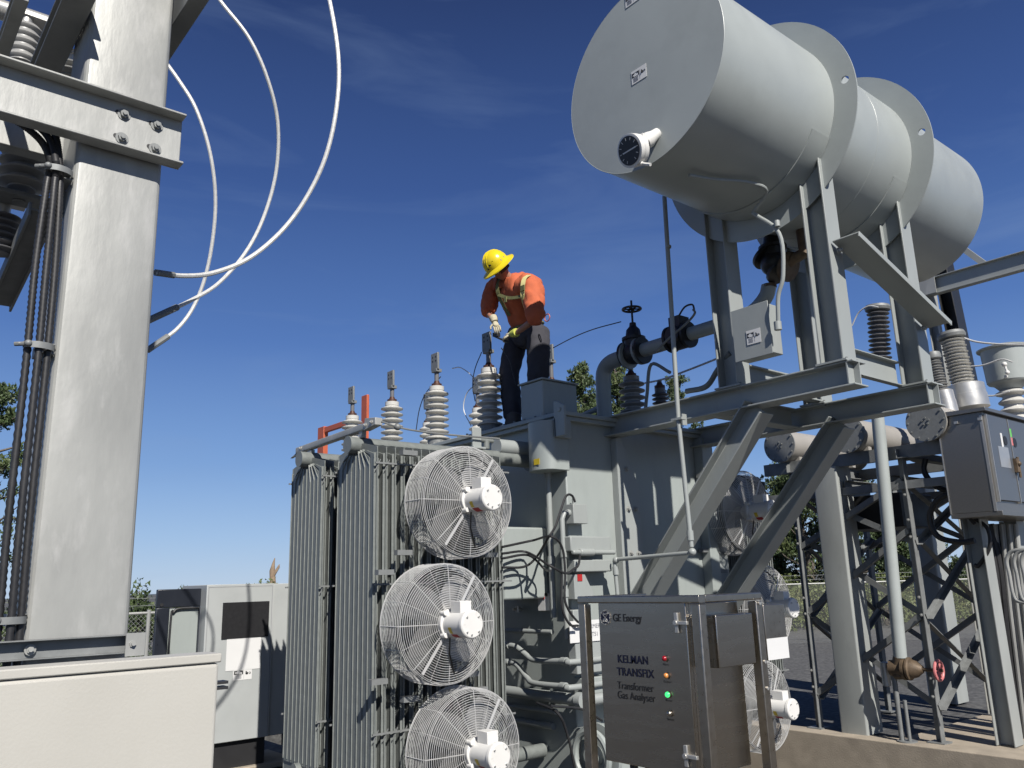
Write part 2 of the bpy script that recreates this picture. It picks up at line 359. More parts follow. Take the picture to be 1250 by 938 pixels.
# ------------------------------------------------------------------ power transformer
TX0, TX1, TY0, TY1, TZ = 5.40, 7.70, 5.72, 11.2, 3.24
T = thing('power_transformer', 'large grey oil-filled power transformer the worker stands on', 'transformer', (6.5, 8.4, fz))
tk = MB(); tk.box(TX0, TX1, TY0, TY1, -.6, TZ-.002)
tank = tk.build('tank', M['tankpaint'], T, .012)
st = MB()                      # stiffeners welded round the tank
for z0, z1 in ((1.0,1.16), (.62,.86), (.30,.44)):
    st.box(TX0-.02, TX1+.01, TY0-.13, TY0-.002, z0, z1)
for y in (7.6, 9.3, 10.6): st.box(TX0-.12, TX0-.002, y, y+.14, -.5, 3.2)
st.box(TX1-.35, TX1-.2, TY0-.12, TY0-.002, -.5, 3.2)
st.build('stiffener', M['tankpaint'], tank, .008)
ld = MB(); ld.box(5.30, 7.80, 5.62, 11.3, 3.243, 3.285); ld.box(5.33, 7.77, 5.65, 11.27, 3.20, 3.2428)
lid = ld.build('lid', M['tankpaint'], T, .006)
lb = MB()
for k in range(34): lb.cyl((5.35, 5.75+.163*k, 3.285), (5.35, 5.75+.163*k, 3.31), .014, n=6)
lb.build('bolt', M['galvd'], lid)
MB().box(5.35, 5.82, 5.95, 6.29, 3.288, 3.66).build('turret_box', M['tankpaint'], T, .01)
tb = MB(); tb.box(5.33, 5.84, 5.93, 6.31, 3.662, 3.68); tb.build('turret_cover', M['tankpaint'], T, .004)
MB().box(4.84, 5.396, 6.02, 6.52, 1.55, 2.21).build('valve_box', M['tankpaint'], T, .02)
# thermometer shroud below lid edge
sh = MB(); pts = []
for i in range(13):
    a = R(90 + 15*i); pts.append((5.22 + .14*math.cos(a)*.8, 5.83 + .17*math.sin(a)))
pts += [(5.398, 5.66), (5.398, 6.0)]
n = len(pts)
sh.add([(x, y, 2.72) for x, y in pts] + [(x, y, 3.19) for x, y in pts], [(i, (i+1) % n, n+(i+1) % n, n+i) for i in range(n)] + [tuple(range(n)), tuple(range(n, 2*n))])
shr = sh.build('gauge_shroud', M['tankpaint'], T, .006)
MB().obox((5.105, 5.80, 2.80), (.001,0,0), (0,.04,0), (0,0,.028)).build('yellow_label', M['yellow'], shr)
lug = MB(); lug.plate([(5.20,5.50,3.02),(5.20,5.50,3.30),(5.20,5.60,3.36),(5.20,5.64,3.36),(5.20,5.64,3.02)], (.03,0,0)); lug.cyl((5.19,5.56,3.27),(5.235,5.56,3.27),.022,n=16)
lug.box(5.2,5.4,5.62,5.645,3.02,3.2)
lug.build('lifting_lug', M['tankpaint'], T, .004)
# conduits on the tank
def conduit(path, r=.022, name='conduit', m='paint', fit=()):
    t = MB().tube(path, r, 12)
    P = [V(p) for p in path]
    for i in fit:
        d = (P[min(i+1, len(P)-1)] - P[max(i-1, 0)]).normalized(); t.cyl(P[i]-d*.035, P[i]+d*.035, r*1.35, n=14)
    return t.build(name, M[m], T)
conduit([(5.33,5.93,3.32),(5.33,5.93,3.1),(5.335,5.905,2.7),(5.335,5.90,1.9),(5.335,5.90,1.38)], .028, fit=(2,3))
eb = MB(); eb.prof((5.335,5.90,1.42),(5.335,5.90,1.16), rpoly(.08,.07,.02)); eb.build('conduit_body', M['paint'], T, .004)
conduit([(5.36,5.66,2.32),(5.30,5.66,2.32),(5.27,5.66,2.26),(5.27,5.66,1.95),(5.27,5.66,1.6),(5.27,5.66,1.2)], .024, fit=(0,3,4))
MB().prof((5.27,5.655,2.12),(5.27,5.655,1.86), rpoly(.07,.06,.02)).build('conduit_body', M['paint'], T, .004)
jb = MB(); jb.box(5.36,5.54,5.60,5.715,2.22,2.40); jb.cyl((5.43,5.66,2.40),(5.43,5.66,2.46),.018,n=12)
j = jb.build('junction_box', M['paint'], T, .005)
b2 = MB(); b2.box(5.27,5.79,5.56,5.715,1.965,2.10); b2.box(5.32,5.80,5.57,5.715,1.78,1.89); b2.cyl((5.27,5.545,1.955),(5.82,5.545,1.955),.022,n=14); b2.cyl((5.36,5.545,1.955),(5.54,5.545,1.955),.034,n=14)
b2.build('terminal_duct', M['paint'], T, .01)
gs = MB(); gs.plate([(5.33,5.60,1.54),(5.33,5.60,1.76),(5.47,5.60,1.76),(5.60,5.60,1.54)], (0,.1,0)); g1 = gs.build('mounting_bracket', M['paint'], T, .005)
MB().box(5.37,5.43,5.595,5.599,1.70,1.76).build('red_label', M['red'], g1)
gs2 = MB(); gs2.plate([(5.30,5.58,.9),(5.28,5.58,1.45),(5.42,5.58,1.45),(5.62,5.58,1.2),(5.64,5.58,.9)], (0,.1,0)); gs2.build('jacking_bracket', M['paint'], T, .008)
sg = MB().box(5.22,5.62,5.568,5.575,1.17,1.355).build('transformer_sign', M['label'], T)
text('TRANSFORMER', (5.42,5.566,1.30), YR, YU, .052, M['greyink'], sg); text('-T51', (5.52,5.566,1.23), YR, YU, .052, M['greyink'], sg)
# pipes low on the -X wall
conduit(cr([(5.30,6.72,1.10),(5.30,6.45,1.11),(5.28,6.25,1.04),(5.26,6.1,1.0),(5.26,5.7,1.01),(5.26,5.58,1.01),(5.9,5.58,1.01)],5), .026, fit=(3,20))
conduit(cr([(5.32,6.75,.93),(5.32,6.48,.95),(5.28,6.25,.84),(5.24,6.1,.80),(5.24,5.7,.80),(5.24,5.58,.80),(5.9,5.58,.80)],5), .026, fit=(3,20))
conduit([(5.30,6.75,.69),(5.30,5.55,.69),(5.34,5.50,.69),(6.3,5.50,.69)], .05, 'oil_pipe', fit=(1,))
conduit([(5.33,6.75,.55),(5.33,5.95,.56)], .02, fit=(1,))
conduit([(5.33,6.60,1.25),(5.33,5.92,1.25)], .022)
conduit([(5.37,6.9,.42),(5.37,6.0,.42)], .03)
sb = MB(); sb.box(5.34,5.398,6.02,6.12,1.44,1.60); s1 = sb.build('warning_sign', M['label'], T)
MB().box(5.335,5.339,6.02,6.12,1.545,1.60).build('red_band', M['red'], s1)
ck = MB(); ck.cyl((5.36,6.45,1.42),(5.36,6.45,1.48),.02,n=12); ck.cyl((5.30,6.45,1.45),(5.40,6.45,1.45),.014,n=10); ck.build('drain_cock', M['alu'], T)
# oil drain wheel and hose near the pit floor
dv = MB(); dv.ring((5.30,5.45,.25),(0,1,0),(0,0,1),.20,.03,40,8); dv.cyl((5.28,5.45,.25),(5.40,5.45,.25),.08,n=24); dv.cyl((5.36,5.45,.25),(5.40,5.45,.25),.26,n=32); dv.build('blanking_flange', M['tankpaint'], T)
cb = MB()
for pts in ([(613,693),(640,692),(655,680),(669,657),(678,643),(684,625),(691,606),(698,605),(702,613)], [(613,668),(650,660),(672,655),(686,668),(690,700),(690,735),(704,758),(712,760)],
            [(613,676),(642,674),(670,690),(690,700),(700,695),(706,690),(708,678)], [(613,682),(645,678),(665,695),(672,697)], [(686,700),(686,740),(695,762),(706,764)],
            [(655,858),(680,870),(692,895),(702,938)], [(672,862),(710,866),(735,880)]):
    cb.tube(cr([at(x, y, Y=5.5 if x > 668 else 5.82) for x, y in pts], 6), .011, 7)
# keep the cable bends continuous: depth is shared by neighbouring points
cbo = cb.build('control_cable', M['black'], T)

# radiators: pressed steel panels on headers
def panel_mesh():
    mb = MB(); w, z0, z1 = .66, .12, 2.82; hy, hz = 0, 2.87
    sh_ = .035
    out = [(-w/2, z0+.05), (-w/2, z1-.0), (-.10, z1+.055), (.10, z1+.055), (w/2, z1-.0), (w/2, z0+.05), (.1, z0), (-.1, z0)]
    mb.plate([(-.002, y, z) for y, z in out], (.004,0,0))
    nf = 8; fw = (w-.05)/nf
    for k in range(nf):
        yc = -w/2 + .025 + fw*(k+.5); a = fw/2 - .003
        zt = z1 - .06 - .02*(3.5-abs(k-3.5))*0 - (.0 if abs(k-3.5) > 3 else .10 - .03*abs(k-3.5)); zb = z0 + .12
        y2 = yc*.55
        for sgn in (-1, 1):
            path = [((yc-a, zb), (yc+a, zb)), ((yc-a, zt), (yc+a, zt)), ((y2-a*.7, zt+(z1-zt)*.75), (y2+a*.7, zt+(z1-zt)*.75))]
            vs = []; fs = []
            for (l, zl), (r_, zr) in path:
                vs += [(0, l-.002, zl), (sgn*.013, l+.004, zl), (sgn*.013, r_-.004, zr), (0, r_+.002, zr)]
            for i in range(2):
                for q in range(3): fs.append((i*4+q, i*4+q+1, (i+1)*4+q+1, (i+1)*4+q))
            fs.append((8, 9, 10, 11)); fs.append((3, 2, 1, 0)); mb.add(vs, fs)
    for k in range(nf+1):
        yr = -w/2 + .025 + fw*k; zt = z1 - .10 - .012*(4-abs(k-4)) ; ye = yr*.5
        for sgn in (-1, 1):
            path = [(yr, z0+.14), (yr, zt-.03), (ye, z1+.0)] if 0 < k < nf else [(yr, z0+.14), (yr, z1-.05)]
            for (ya, za), (yb, zb2) in zip(path[:-1], path[1:]):
                mb.add([(0,ya-.005,za),(sgn*.021,ya-.001,za),(sgn*.021,ya+.001,za),(0,ya+.005,za),(0,yb-.005,zb2),(sgn*.021,yb-.001,zb2),(sgn*.021,yb+.001,zb2),(0,yb+.005,zb2)], [(0,1,5,4),(1,2,6,5),(2,3,7,6),(0,3,2,1),(4,5,6,7)])
    for sgn in (-1, 1):    # rolled edge
        mb.prof((0, sgn*(w/2-.004), z0+.05), (0, sgn*(w/2-.004), z1), rpoly(.012,.012,.004,1), up=(1,0,0))
    return mb
pm = panel_mesh().mesh('radiator_panel')
for bi, (yc, xa, npan) in enumerate(((6.17, 3.42, 16), (7.09, 3.42, 16), (6.20, 7.95, 12))):
    rad = bpy.data.objects.new('radiator', None); col.objects.link(rad); WO[rad.name] = V((xa, yc, 0)); rad.parent = T; rad.location = WO[rad.name] - WO[T.name]
    first = None
    for k in range(npan):
        o = bpy.data.objects.new('radiator_panel', pm)
        if not pm.materials: pm.materials.append(M['radpaint'])
        col.objects.link(o); o.parent = rad; o.location = (k*.085, 0, 0); WO[o.name] = V((xa+k*.085, yc, 0))
    xe = xa + npan*.085
    hd = MB(); x_in = 5.38 if bi < 2 else 9.2
    hd.cyl((xa-.09, yc, 2.87), (x_in, yc, 2.87), .07, n=24); hd.cyl((xa-.10, yc, 2.87), (xa-.088, yc, 2.87), .074, n=24)
    if bi < 2:
        hd.cyl((5.33, yc, 2.87), (5.36, yc, 2.87), .10, n=24)
        hd.cyl((4.80,yc,2.95),(4.80,yc,3.03),.03,n=12); hd.cyl((4.72,yc,3.03),(4.88,yc,3.03),.02,n=10)
    hd.cyl((xa-.06, yc, .20), (x_in, yc, .20), .06, n=24)
    hd.build('header_pipe', M['radpaint'], rad)
    rd = MB()
    for z in (.62, 1.72, 2.68):
        for yy in (yc-.345, yc+.345): rd.prof((xa-.03, yy, z), (xe+.0, yy, z), rectpoly(.014,.014))
        for k in range(npan):
            rd.cyl((xa+k*.085+.02, yc-.345, z+.03), (xa+k*.085-.02, yc-.33, z-.06), .004, n=6)
    rd.build('spacer_rod', M['galvd'], rad)
# painted end caps further along the lid pipework
cp = MB(); cp.cyl((4.93,6.17,2.98),(5.36,6.17,2.98),.078,n=28); cp.cyl((4.92,6.17,2.98),(4.935,6.17,2.98),.08,n=28); cp.build('valve_cap', M['paint'], T)
ar = MB(); ar.prof((3.44,5.92,3.02),(3.44,7.36,2.99), rpoly(.06,.06,.01)); ar.plate([(3.405,5.86,3.0),(3.405,5.86,3.06),(3.405,6.03,3.08),(3.405,6.06,2.98)], (.07,0,0))
ar.plate([(3.43,7.3,3.0),(3.43,7.3,2.96),(3.43,7.52,2.94)], (.03,0,0)); ar.box(3.42,3.46,6.1,6.16,2.93,2.99); ar.box(3.42,3.46,7.05,7.11,2.93,2.96)
ao = ar.build('lifting_bar', M['galv'], T, .003)
ab = MB(); bolt(ab, (3.405,5.92,3.03), (-1,0,0), .014); bolt(ab, (3.405,6.02,3.02), (-1,0,0), .014); bolt(ab, (3.41,7.25,3.0), (-1,0,0), .014); ab.build('bolt', M['alu'], ao)
gw = MB(); gw.tube(cr([(3.46,5.86,3.03),(3.7,5.86,2.99),(4.1,5.86,2.98),(4.7,5.84,2.99)], 6), .008, 6); gw.sphere((3.62,5.86,3.0),.03); gw.build('ground_wire', M['galvd'], T)
gp = MB(); gp.box(4.42,4.52,5.88,5.90,2.90,3.08); gp.box(4.40,4.54,5.84,5.9,2.88,2.90); gp.build('ground_bracket', M['paint'], T, .004)

def sheds(mb, p, z0, z1, rc, rs, n, alt=0, axis=(0,0,1)):
    prof = [(z0, rc)]; dz = (z1-z0)/n
    for k in range(n):
        z = z0 + dz*k; r = rs - (alt if k % 2 else 0)
        prof += [(z+dz*.15, rc), (z+dz*.38, r*.97), (z+dz*.50, r), (z+dz*.58, r*.97), (z+dz*.85, rc*1.08), (z+dz*.98, rc)]
    prof.append((z1, rc)); mb.lathe(p, axis, prof, 32)
def bushing(x, y, z0, zt, rs, n, m='porc', pad=True, parent=None, name='bushing', neck=.10):
    b = bpy.data.objects.new(name, None); col.objects.link(b); WO[b.name] = V((x,y,z0)); b.parent = parent or T; b.location = WO[b.name] - WO[b.parent.name]
    H = zt - z0; s1 = z0 + H*.60
    f = MB(); f.cyl((x,y,z0), (x,y,z0+.03), rs*1.15, n=28); f.cyl((x,y,z0+.03),(x,y,z0+.10), rs*.8, n=28)
    for k in range(6): a = R(60*k); f.cyl((x+rs*math.cos(a), y+rs*math.sin(a), z0+.03), (x+rs*math.cos(a), y+rs*math.sin(a), z0+.055), .012, n=6)
    f.build('bushing_flange', M['galvd'], b)
    s = MB(); sheds(s, (x,y,0), z0+.08, s1, rs*.58, rs, n); s.cyl((x,y,s1),(x,y,s1+.05), rs*.62, n=28); s.build('sheds', M[m], b)
    k = MB(); k.cyl((x,y,s1+.05),(x,y,s1+.085), .062, n=24); k.cyl((x,y,s1+.085),(x,y,s1+.12), .045, .03, n=24); ko = k.build('cap', M['brown'], b); MB().cyl((x,y,s1+.121),(x,y,zt-.20), .028, n=16).build('stem', M['porcd'], ko)
    if pad:
        t = MB(); t.box(x-.04,x+.04,y-.055,y+.055,zt-.24,zt-.20); t.box(x-.034,x-.006,y-.072,y+.072,zt-.21,zt)
        to = t.build('terminal_pad', M['galvd'], b, .004)
        h = MB()
        for dy in (-.032,.032):
            for dz in (.05,.10): h.cyl((x-.036,y+dy,zt-dz),(x-.0335,y+dy,zt-dz), .012, n=12)
        h.build('bolt_hole', M['black'], to)
    return b
for y in (7.06, 8.09, 9.12, 10.18): bushing(5.55, y, 3.287, 4.46, .145, 8)
for y, x in ((9.05, 6.9), (10.3, 6.9), (7.55, 6.95)): bushing(x, y, 3.287, 4.66 if y < 8 else 4.55, .13, 7)
bushing(7.0, 6.25, 3.287, 4.35, .15, 7, 'porcm', False); bushing(7.35, 6.13, 3.287, 4.15, .10, 9, 'porcd', False)  # the larger one's shade is painted in through its mid-grey sheds
ob = MB(); ob.box(5.88,5.92,10.36,10.52,3.29,4.43); ob.build('bracket', M['orange'], T, .004)
ob = MB(); ob.box(5.86,5.94,11.66,11.86,3.29,4.17); ob.box(5.87,5.93,10.95,11.66,4.07,4.15); ob.build('bracket', M['orange'], T, .004)
# main oil pipe, valve and relay
pp = MB(); X_ = 6.6
pp.tube([(X_,6.32,3.28),(X_,6.32,3.75)] + cr([(X_,6.32,3.80),(X_,6.30,3.98),(X_,6.20,4.07),(X_,6.02,4.09)], 6)[1:] + [(X_,5.9,4.09)], .085, 20)
pp.cyl((X_,6.32,3.285),(X_,6.32,3.32),.15,n=24); pp.cyl((X_,5.93,4.09),(X_,5.90,4.09),.15,n=28)
pp.tube([(X_,5.72,4.10),(X_,5.30,4.10)], .075, 20); pp.cyl((X_,5.75,4.10),(X_,5.70,4.10),.15,n=28)
pp.tube([(X_,5.05,4.12),(X_,4.55,4.12)] + cr([(X_,4.5,4.12),(X_,4.3,4.15),(X_,4.15,4.25),(X_,4.10,4.35)],5)[1:], .07, 20)
pp.tube([(X_,6.32,3.6),(X_,6.7,3.55),(X_,6.9,3.3)], .03, 10)
pp.build('oil_pipe', M['tankpaint'], T)
def gate_valve(c, ax, hz, name='gate_valve'):
    c = V(c); ax = V(ax); v = MB(); v.lathe(c - ax*.13, ax, [(0,.15),(.03,.15),(.031,.09),(.08,.12),(.13,.13),(.18,.12),(.229,.09),(.23,.15),(.26,.15)], 28)
    v.lathe(c, (0,0,1), [(.0,.11),(.14,.11),(.141,.13),(.17,.13),(.171,.09),(.26,.075),(.30,.04),(.34,.035)], 24)
    v.cyl(c+V((0,0,.3)), c+V((0,0,hz+.10)), .012, n=10); o = v.build(name, M['blackiron'], T)
    wv = MB(); wv.ring(c+V((0,0,hz)), (1,0,0),(0,1,0), .10, .013, 32, 8)
    for k in range(3): a = R(60*k+20); d = V((math.cos(a), math.sin(a), 0))*.10; wv.tube([c+V((0,0,hz))-d, c+V((0,0,hz))+d], .009, 6)
    wv.build('handwheel', M['blackiron'], o); return o
gate_valve((X_,5.82,4.10), (0,1,0), .50)
rl = MB(); rl.lathe((X_,5.32,4.12),(0,-1,0),[(0,.14),(.03,.14),(.031,.10),(.05,.13),(.20,.13),(.22,.10),(.23,.14),(.26,.14)],28); rl.box(X_-.08,X_+.08,5.12,5.26,4.2,4.33); rl.cyl((X_-.14,5.19,4.12),(X_+.14,5.19,4.12),.09,n=24)
rl.tube(cr([(X_,5.2,4.33),(X_,5.1,4.42),(X_,5.0,4.42),(X_,4.98,4.36)],4), .01, 6)
rl.build('gas_relay', M['blackiron'], T)
gate_valve((X_,4.02,4.55), (.0,.55,.83), .42)
p2 = MB(); p2.tube([(X_,4.10,4.33),(X_,4.10,4.36)],.07,16); p2.cyl((X_,3.9,4.48),(X_,3.86,4.46),.14,n=28); p2.tube([(X_,3.95,4.5),(X_,3.7,4.55),(X_,3.70,4.85)],.06,16); p2.build('oil_pipe', M['brass'], T)
cc = MB(); cc.tube(cr([at(818,455,X=6.4),at(795,445,X=6.4),at(790,480,X=6.4),at(788,500,X=6.4)],6),.018,8)
cc.tube(cr([at(800,430,X=6.4),at(818,412,X=6.4),at(838,395,X=6.4),at(848,383,X=6.4),at(846,378,X=6.4)],6),.012,8)
cc.tube(cr([at(838,478,X=6.15),at(862,472,X=6.15),at(876,452,X=6.1),at(892,431,X=6.05)],8),.026,10)
cc.build('flexible_conduit', M['radpaint'], T)
vt = MB(); vt.tube([at(811,240,X=5.78), at(828,512,X=5.78), at(844,668,X=5.78)], .021, 12)
vt.sphere(at(845,674,X=5.78), .034); vt.tube([at(845,675,X=5.78), at(755,683,X=5.78)], .019, 12); vt.sphere(at(752,684,X=5.78), .032); vt.tube([at(750,685,X=5.78), at(754,728,X=5.78), at(758,900,X=5.78)], .019, 12)
vt.cyl(at(842,648,X=5.78), at(843,660,X=5.78), .03, n=14); vt.cyl(at(751,692,X=5.78), at(752,702,X=5.78), .028, n=14)
vt.cyl(at(816,300,X=5.78), at(816,303,X=5.78), .026, n=14)
c0 = at(828,512,X=5.78); vt.box(c0.x-.03,c0.x+.03,c0.y-.06,c0.y+.06,c0.z-.01,c0.z+.01); vt.box(c0.x-.01,c0.x+.05,c0.y-.055,c0.y-.045,c0.z-.06,c0.z+.04)
vt.build('breather_pipe', M['paint'], T)

# ------------------------------------------------------------------ cooling fans
fan = thing('cooling_fan', 'topmost round wire-caged fan on the near radiators, left of the tank corner', 'fan', (0,0,0), 'round cooling fans on the radiators')
gd = MB(); fx, fz_, fy = (1,0,0), (0,0,1), V((0,-1,0))
RO = .455
def dome(r): return .27 + .035*(1-(r/RO)**2)
for k in range(20):
    r = .105 + (RO-.02-.105)*k/19; gd.ring(fy*dome(r), fx, fz_, r, .0025, 56, 4)
for k in range(3):
    a = R(30*k); gd.ring(fy*(.27 - .03*(1-math.cos(a)) - .0), fx, fz_, RO - .02 + .02*math.sin(a), .0028, 56, 4)
for k in range(10): gd.ring(fy*(.232 - k*.022), fx, fz_, RO, .0027, 56, 4)
gd.ring(fy*.02, fx, fz_, RO+.002, .0045, 56, 6)
for k in range(16):
    a = R(22.5*k); d = V((math.cos(a), 0, math.sin(a)))
    gd.tube([d*r + fy*(dome(r)-.004) for r in (.09,.2,.3,.4,RO-.015)] + [d*RO + fy*.235, d*RO + fy*.01], .0038 if k % 2 == 0 else .002, 5)
gd.build('guard', M['wire'], fan)
gr = MB(); gr.ring(fy*.19, fx, fz_, .405, .009, 56, 6)
gr.tube([V((-.05,0,-.1))+fy*.36, V((-.02,0,-.22))+fy*.31, V((.03,0,-.35))+fy*.29, V((.10,0,-.43))+fy*.24, V((.0,0,-.46))+fy*.1],.007,6)
gr.build('support_ring', M['blackiron'], fan)
sp = MB()
for a in (55, 235):
    d = V((math.cos(R(a)),0,math.sin(R(a)))); sp.ribbon([d*.08 + fy*(dome(.1)+.004), d*.43 + fy*(dome(.43)+.004)], fy, .022, .004)
sp.build('mounting_strap', M['wire'], fan)
mo = MB(); mo.lathe(fy*.20, fy, [(0,.05),(.06,.10),(.10,.115),(.13,.115),(.135,.098),(.34,.098),(.345,.104),(.375,.104),(.385,.094)], 36)
mo.obox(V((.0,0,.125)) + fy*.44, (.052,0,0), (0,.062,0), (0,0,.045))
for a in (45,135,225,315):
    d = V((math.cos(R(a)),0,math.sin(R(a)))); mo.cyl(d*.115+fy*.30, d*.115+fy*.36, .02, n=12); mo.cyl(d*.075+fy*.585, d*.075+fy*.592, .009, n=8)
moo = mo.build('motor', M['white'], fan, .004)
h = MB()
for a in (45,135,225,315,260): d = V((math.cos(R(a)),0,math.sin(R(a)))); h.cyl(d*.076+fy*.592, d*.076+fy*.595, .006, n=8)
h.build('cap_screw', M['galvd'], moo)
def patch(a0, a1, y0, y1, m, nm):
    q = MB(); vs = []; k = 6
    for i in range(k+1):
        a = R(a0 + (a1-a0)*i/k); d = V((math.cos(a), 0, math.sin(a)))*.0992; vs += [d+fy*y0, d+fy*y1]
    q.add(vs, [(2*i,2*i+2,2*i+3,2*i+1) for i in range(k)]); q.build(nm, M[m], moo)
patch(192, 222, .40, .44, 'yellow', 'yellow_label'); patch(226, 262, .40, .48, 'red', 'red_label')
bl = MB(); bl.cyl(fy*.05, fy*.20, .07, n=24)
for k in range(4):
    a = R(90*k + 38); c, s_ = math.cos(a), math.sin(a); vs = []; fs = []
    for i in range(7):
        r = .06 + .35*i/6; wd = .05 + .085*math.sin(math.pi*(i/6*.8+.1)); sw = .05*(i/6)**1.5
        for jj in range(5):
            t = (jj/4-.5)*2; tx = r; tz = t*wd + sw*2; yy = .13 - t*.05*(1-.4*i/6)
            vs.append(V((c*tx - s_*tz, 0, s_*tx + c*tz)) + fy*yy)
    for i in range(6):
        for jj in range(4): fs.append((i*5+jj, i*5+jj+1, (i+1)*5+jj+1, (i+1)*5+jj))
    bl.add(vs, fs)
bl.build('blade_wheel', M['blade'], fan)
br = MB()
for z, x0 in ((.40,-.42), (-.40,-.47), (.40,.25), (-.42,.40)): br.box(x0-.06, x0+.08, -.03, .03, z-.02, z+.02)
for x0 in (-.3,.3): br.prof((x0,.03,-.44),(x0,.03,.44), rectpoly(.03,.006))
br.build('mounting_foot', M['galvd'], fan)
fan.location = (4.05, 5.72, 2.36); WO[fan.name] = fan.location.copy()
spots = [((3.83,5.72,1.41), 'middle fan of the near stack, left of the sign on the tank corner'), ((4.06,5.72,.46), 'bottom fan of the near stack, partly cut off by the photo edge'),
         ((7.80,5.66,2.38), 'shaded far fan behind the diagonal brace under the conservator frame'), ((8.0,5.66,1.36), 'far fan just above the one beside the gas analyser cabinet'), ((7.80,5.66,.38), 'lowest far fan beside the gas analyser cabinet and concrete wall')]
for p, lb_ in spots:
    f2 = copy_tree(fan); f2.location = p; f2['label'] = lb_

# ------------------------------------------------------------------ conservator frame
FR = thing('conservator_support_frame', 'grey painted steel beam frame with diagonal braces carrying the big cylinder', 'steel frame', (6.7, 4.3, 3.1))
B1, B2 = 6.05, 7.40
for bx in (B1, B2):
    MB().prof((bx,3.05,3.20),(bx,6.28 if bx == B1 else 5.9,3.20), ipoly(.20,.20)).build('cantilever_beam', M['paint'], FR, .003)
    ep = MB(); ep.box(bx-.10,bx+.10,3.043,3.049,3.10,3.30) if False else ep.box(bx-.098,bx-.007,3.10,3.11,3.116,3.284); ep.build('end_plate', M['paint'], FR)
    MB().prof((bx,3.98,3.098),(bx,5.50,1.42), ipoly(.20,.20), up=(0,0,1)).build('diagonal_brace', M['paint'], FR, .003)
    for y in (3.22, 4.20):
        pc = MB().prof((bx,y,3.302),(bx,y,4.62 if y > 4 or True else 4.9), ipoly(.20,.20), up=(0,1,0)); pc.add([], [])
        # web carried up into the saddle
        zt = 5.55 - math.sqrt(max(.01, .785**2 - (abs(y-3.725)+.10)**2)) - .0
        po = MB().prof((bx,y,3.302),(bx,y,zt+(.02 if y > 4 else .02)), ipoly(.20,.20), up=(0,1,0)).build('post', M['paint'], FR, .003)
        bp_ = MB(); bp_.box(bx-.12,bx+.12,y-.13,y+.13,3.3005,3.316); bb = bp_.build('base_plate', M['paint'], po)
        k = MB()
        for dx in (-.08,.08): k.cyl((bx+dx,y-.115,3.27),(bx+dx,y-.115,3.33),.01,n=8)
        k.build('bolt', M['galvd'], po)
    # bolt plates on the tank wall
    cp_ = MB(); x0 = 6.03 if bx == B1 else 7.40; yp = 5.64
    cp_.plate([(x0,yp,3.08),(x0+.07,yp,3.10),(x0+.29,yp,2.62),(x0+.31,yp,1.2),(x0,yp,1.2)], (0,.012,0)); cp_.box(x0,x0+.012,yp+.012,5.718,1.2,3.08)
    po = cp_.build('wall_angle', M['paint'], FR, .002)
    k = MB()
    for z, dd in ((2.78,(.10,)),(2.38,(.09,.20)),(1.95,(.09,.20)),(1.52,(.10,.20))):
        for d in dd: bolt(k, (x0+d+.03,yp,z), (0,-1,0), .02, .024)
    k.build('bolt', M['galv'], po)
MB().prof((B1+.12,3.36,3.42),(B2-.10,3.36,3.42), cpoly(.06,.22,.01)).build('cross_channel', M['paint'], FR, .002)
MB().prof((B1+.12,4.15,3.42),(B2-.10,4.15,3.42), cpoly(-.06,.22,-.01) if False else ipoly(.10,.20)).build('cross_channel', M['paint'], FR, .002)
MB().prof((B1+.10,4.45,3.20),(B2-.10,4.45,3.20), ipoly(.15,.19)).build('cross_channel', M['paint'], FR, .002)
a_ = V((5.98,3.105,4.30)); b_ = V((7.46,3.105,3.83))
ag = MB(); ag.prof(a_, b_, [(-.0,0),(.23,0),(.23,-.045),(.218,-.045),(.218,-.012),(.0,-.012)], up=(0,0,1)); ag.build('angle_brace', M['paint'], FR, .002)
k = MB(); bolt(k, (6.03,3.09,4.22), (0,-1,0), .018, .03); bolt(k, (7.36,3.09,3.80), (0,-1,0), .018, .03); k.build('bolt', M['galv'], FR)
# ------------------------------------------------------------------ conservator tank
CY, CZ_, CR_ = 3.725, 5.55, .785; CX0, CX1 = 4.51, 9.02
C = thing('conservator_tank', 'big horizontal light grey oil cylinder on posts above the transformer', 'oil tank', (6.6, CY, CZ_-CR_))
MB().lathe((0,CY,CZ_),(1,0,0),[(CX0,.0),(CX0,CR_-.012),(CX0+.001,CR_),(CX0+.4,CR_),(5.96,CR_),(CX1-.09,CR_),(CX1-.03,CR_-.03),(CX1,CR_-.09),(CX1+.03,0)],128).build('cylinder', M['conspaint'], C, ang=40)
rm = MB(); rm.ring((CX0+.004,CY,CZ_),(0,1,0),(0,0,1),CR_+.001,.0045,128,6); rm.build('weld_rim', M['conspaint'], C)
sm_ = MB(); sm_.ring((6.72,CY,CZ_),(0,1,0),(0,0,1),CR_,.0022,128,6); sm_.build('weld_seam', M['conspaint'], C)
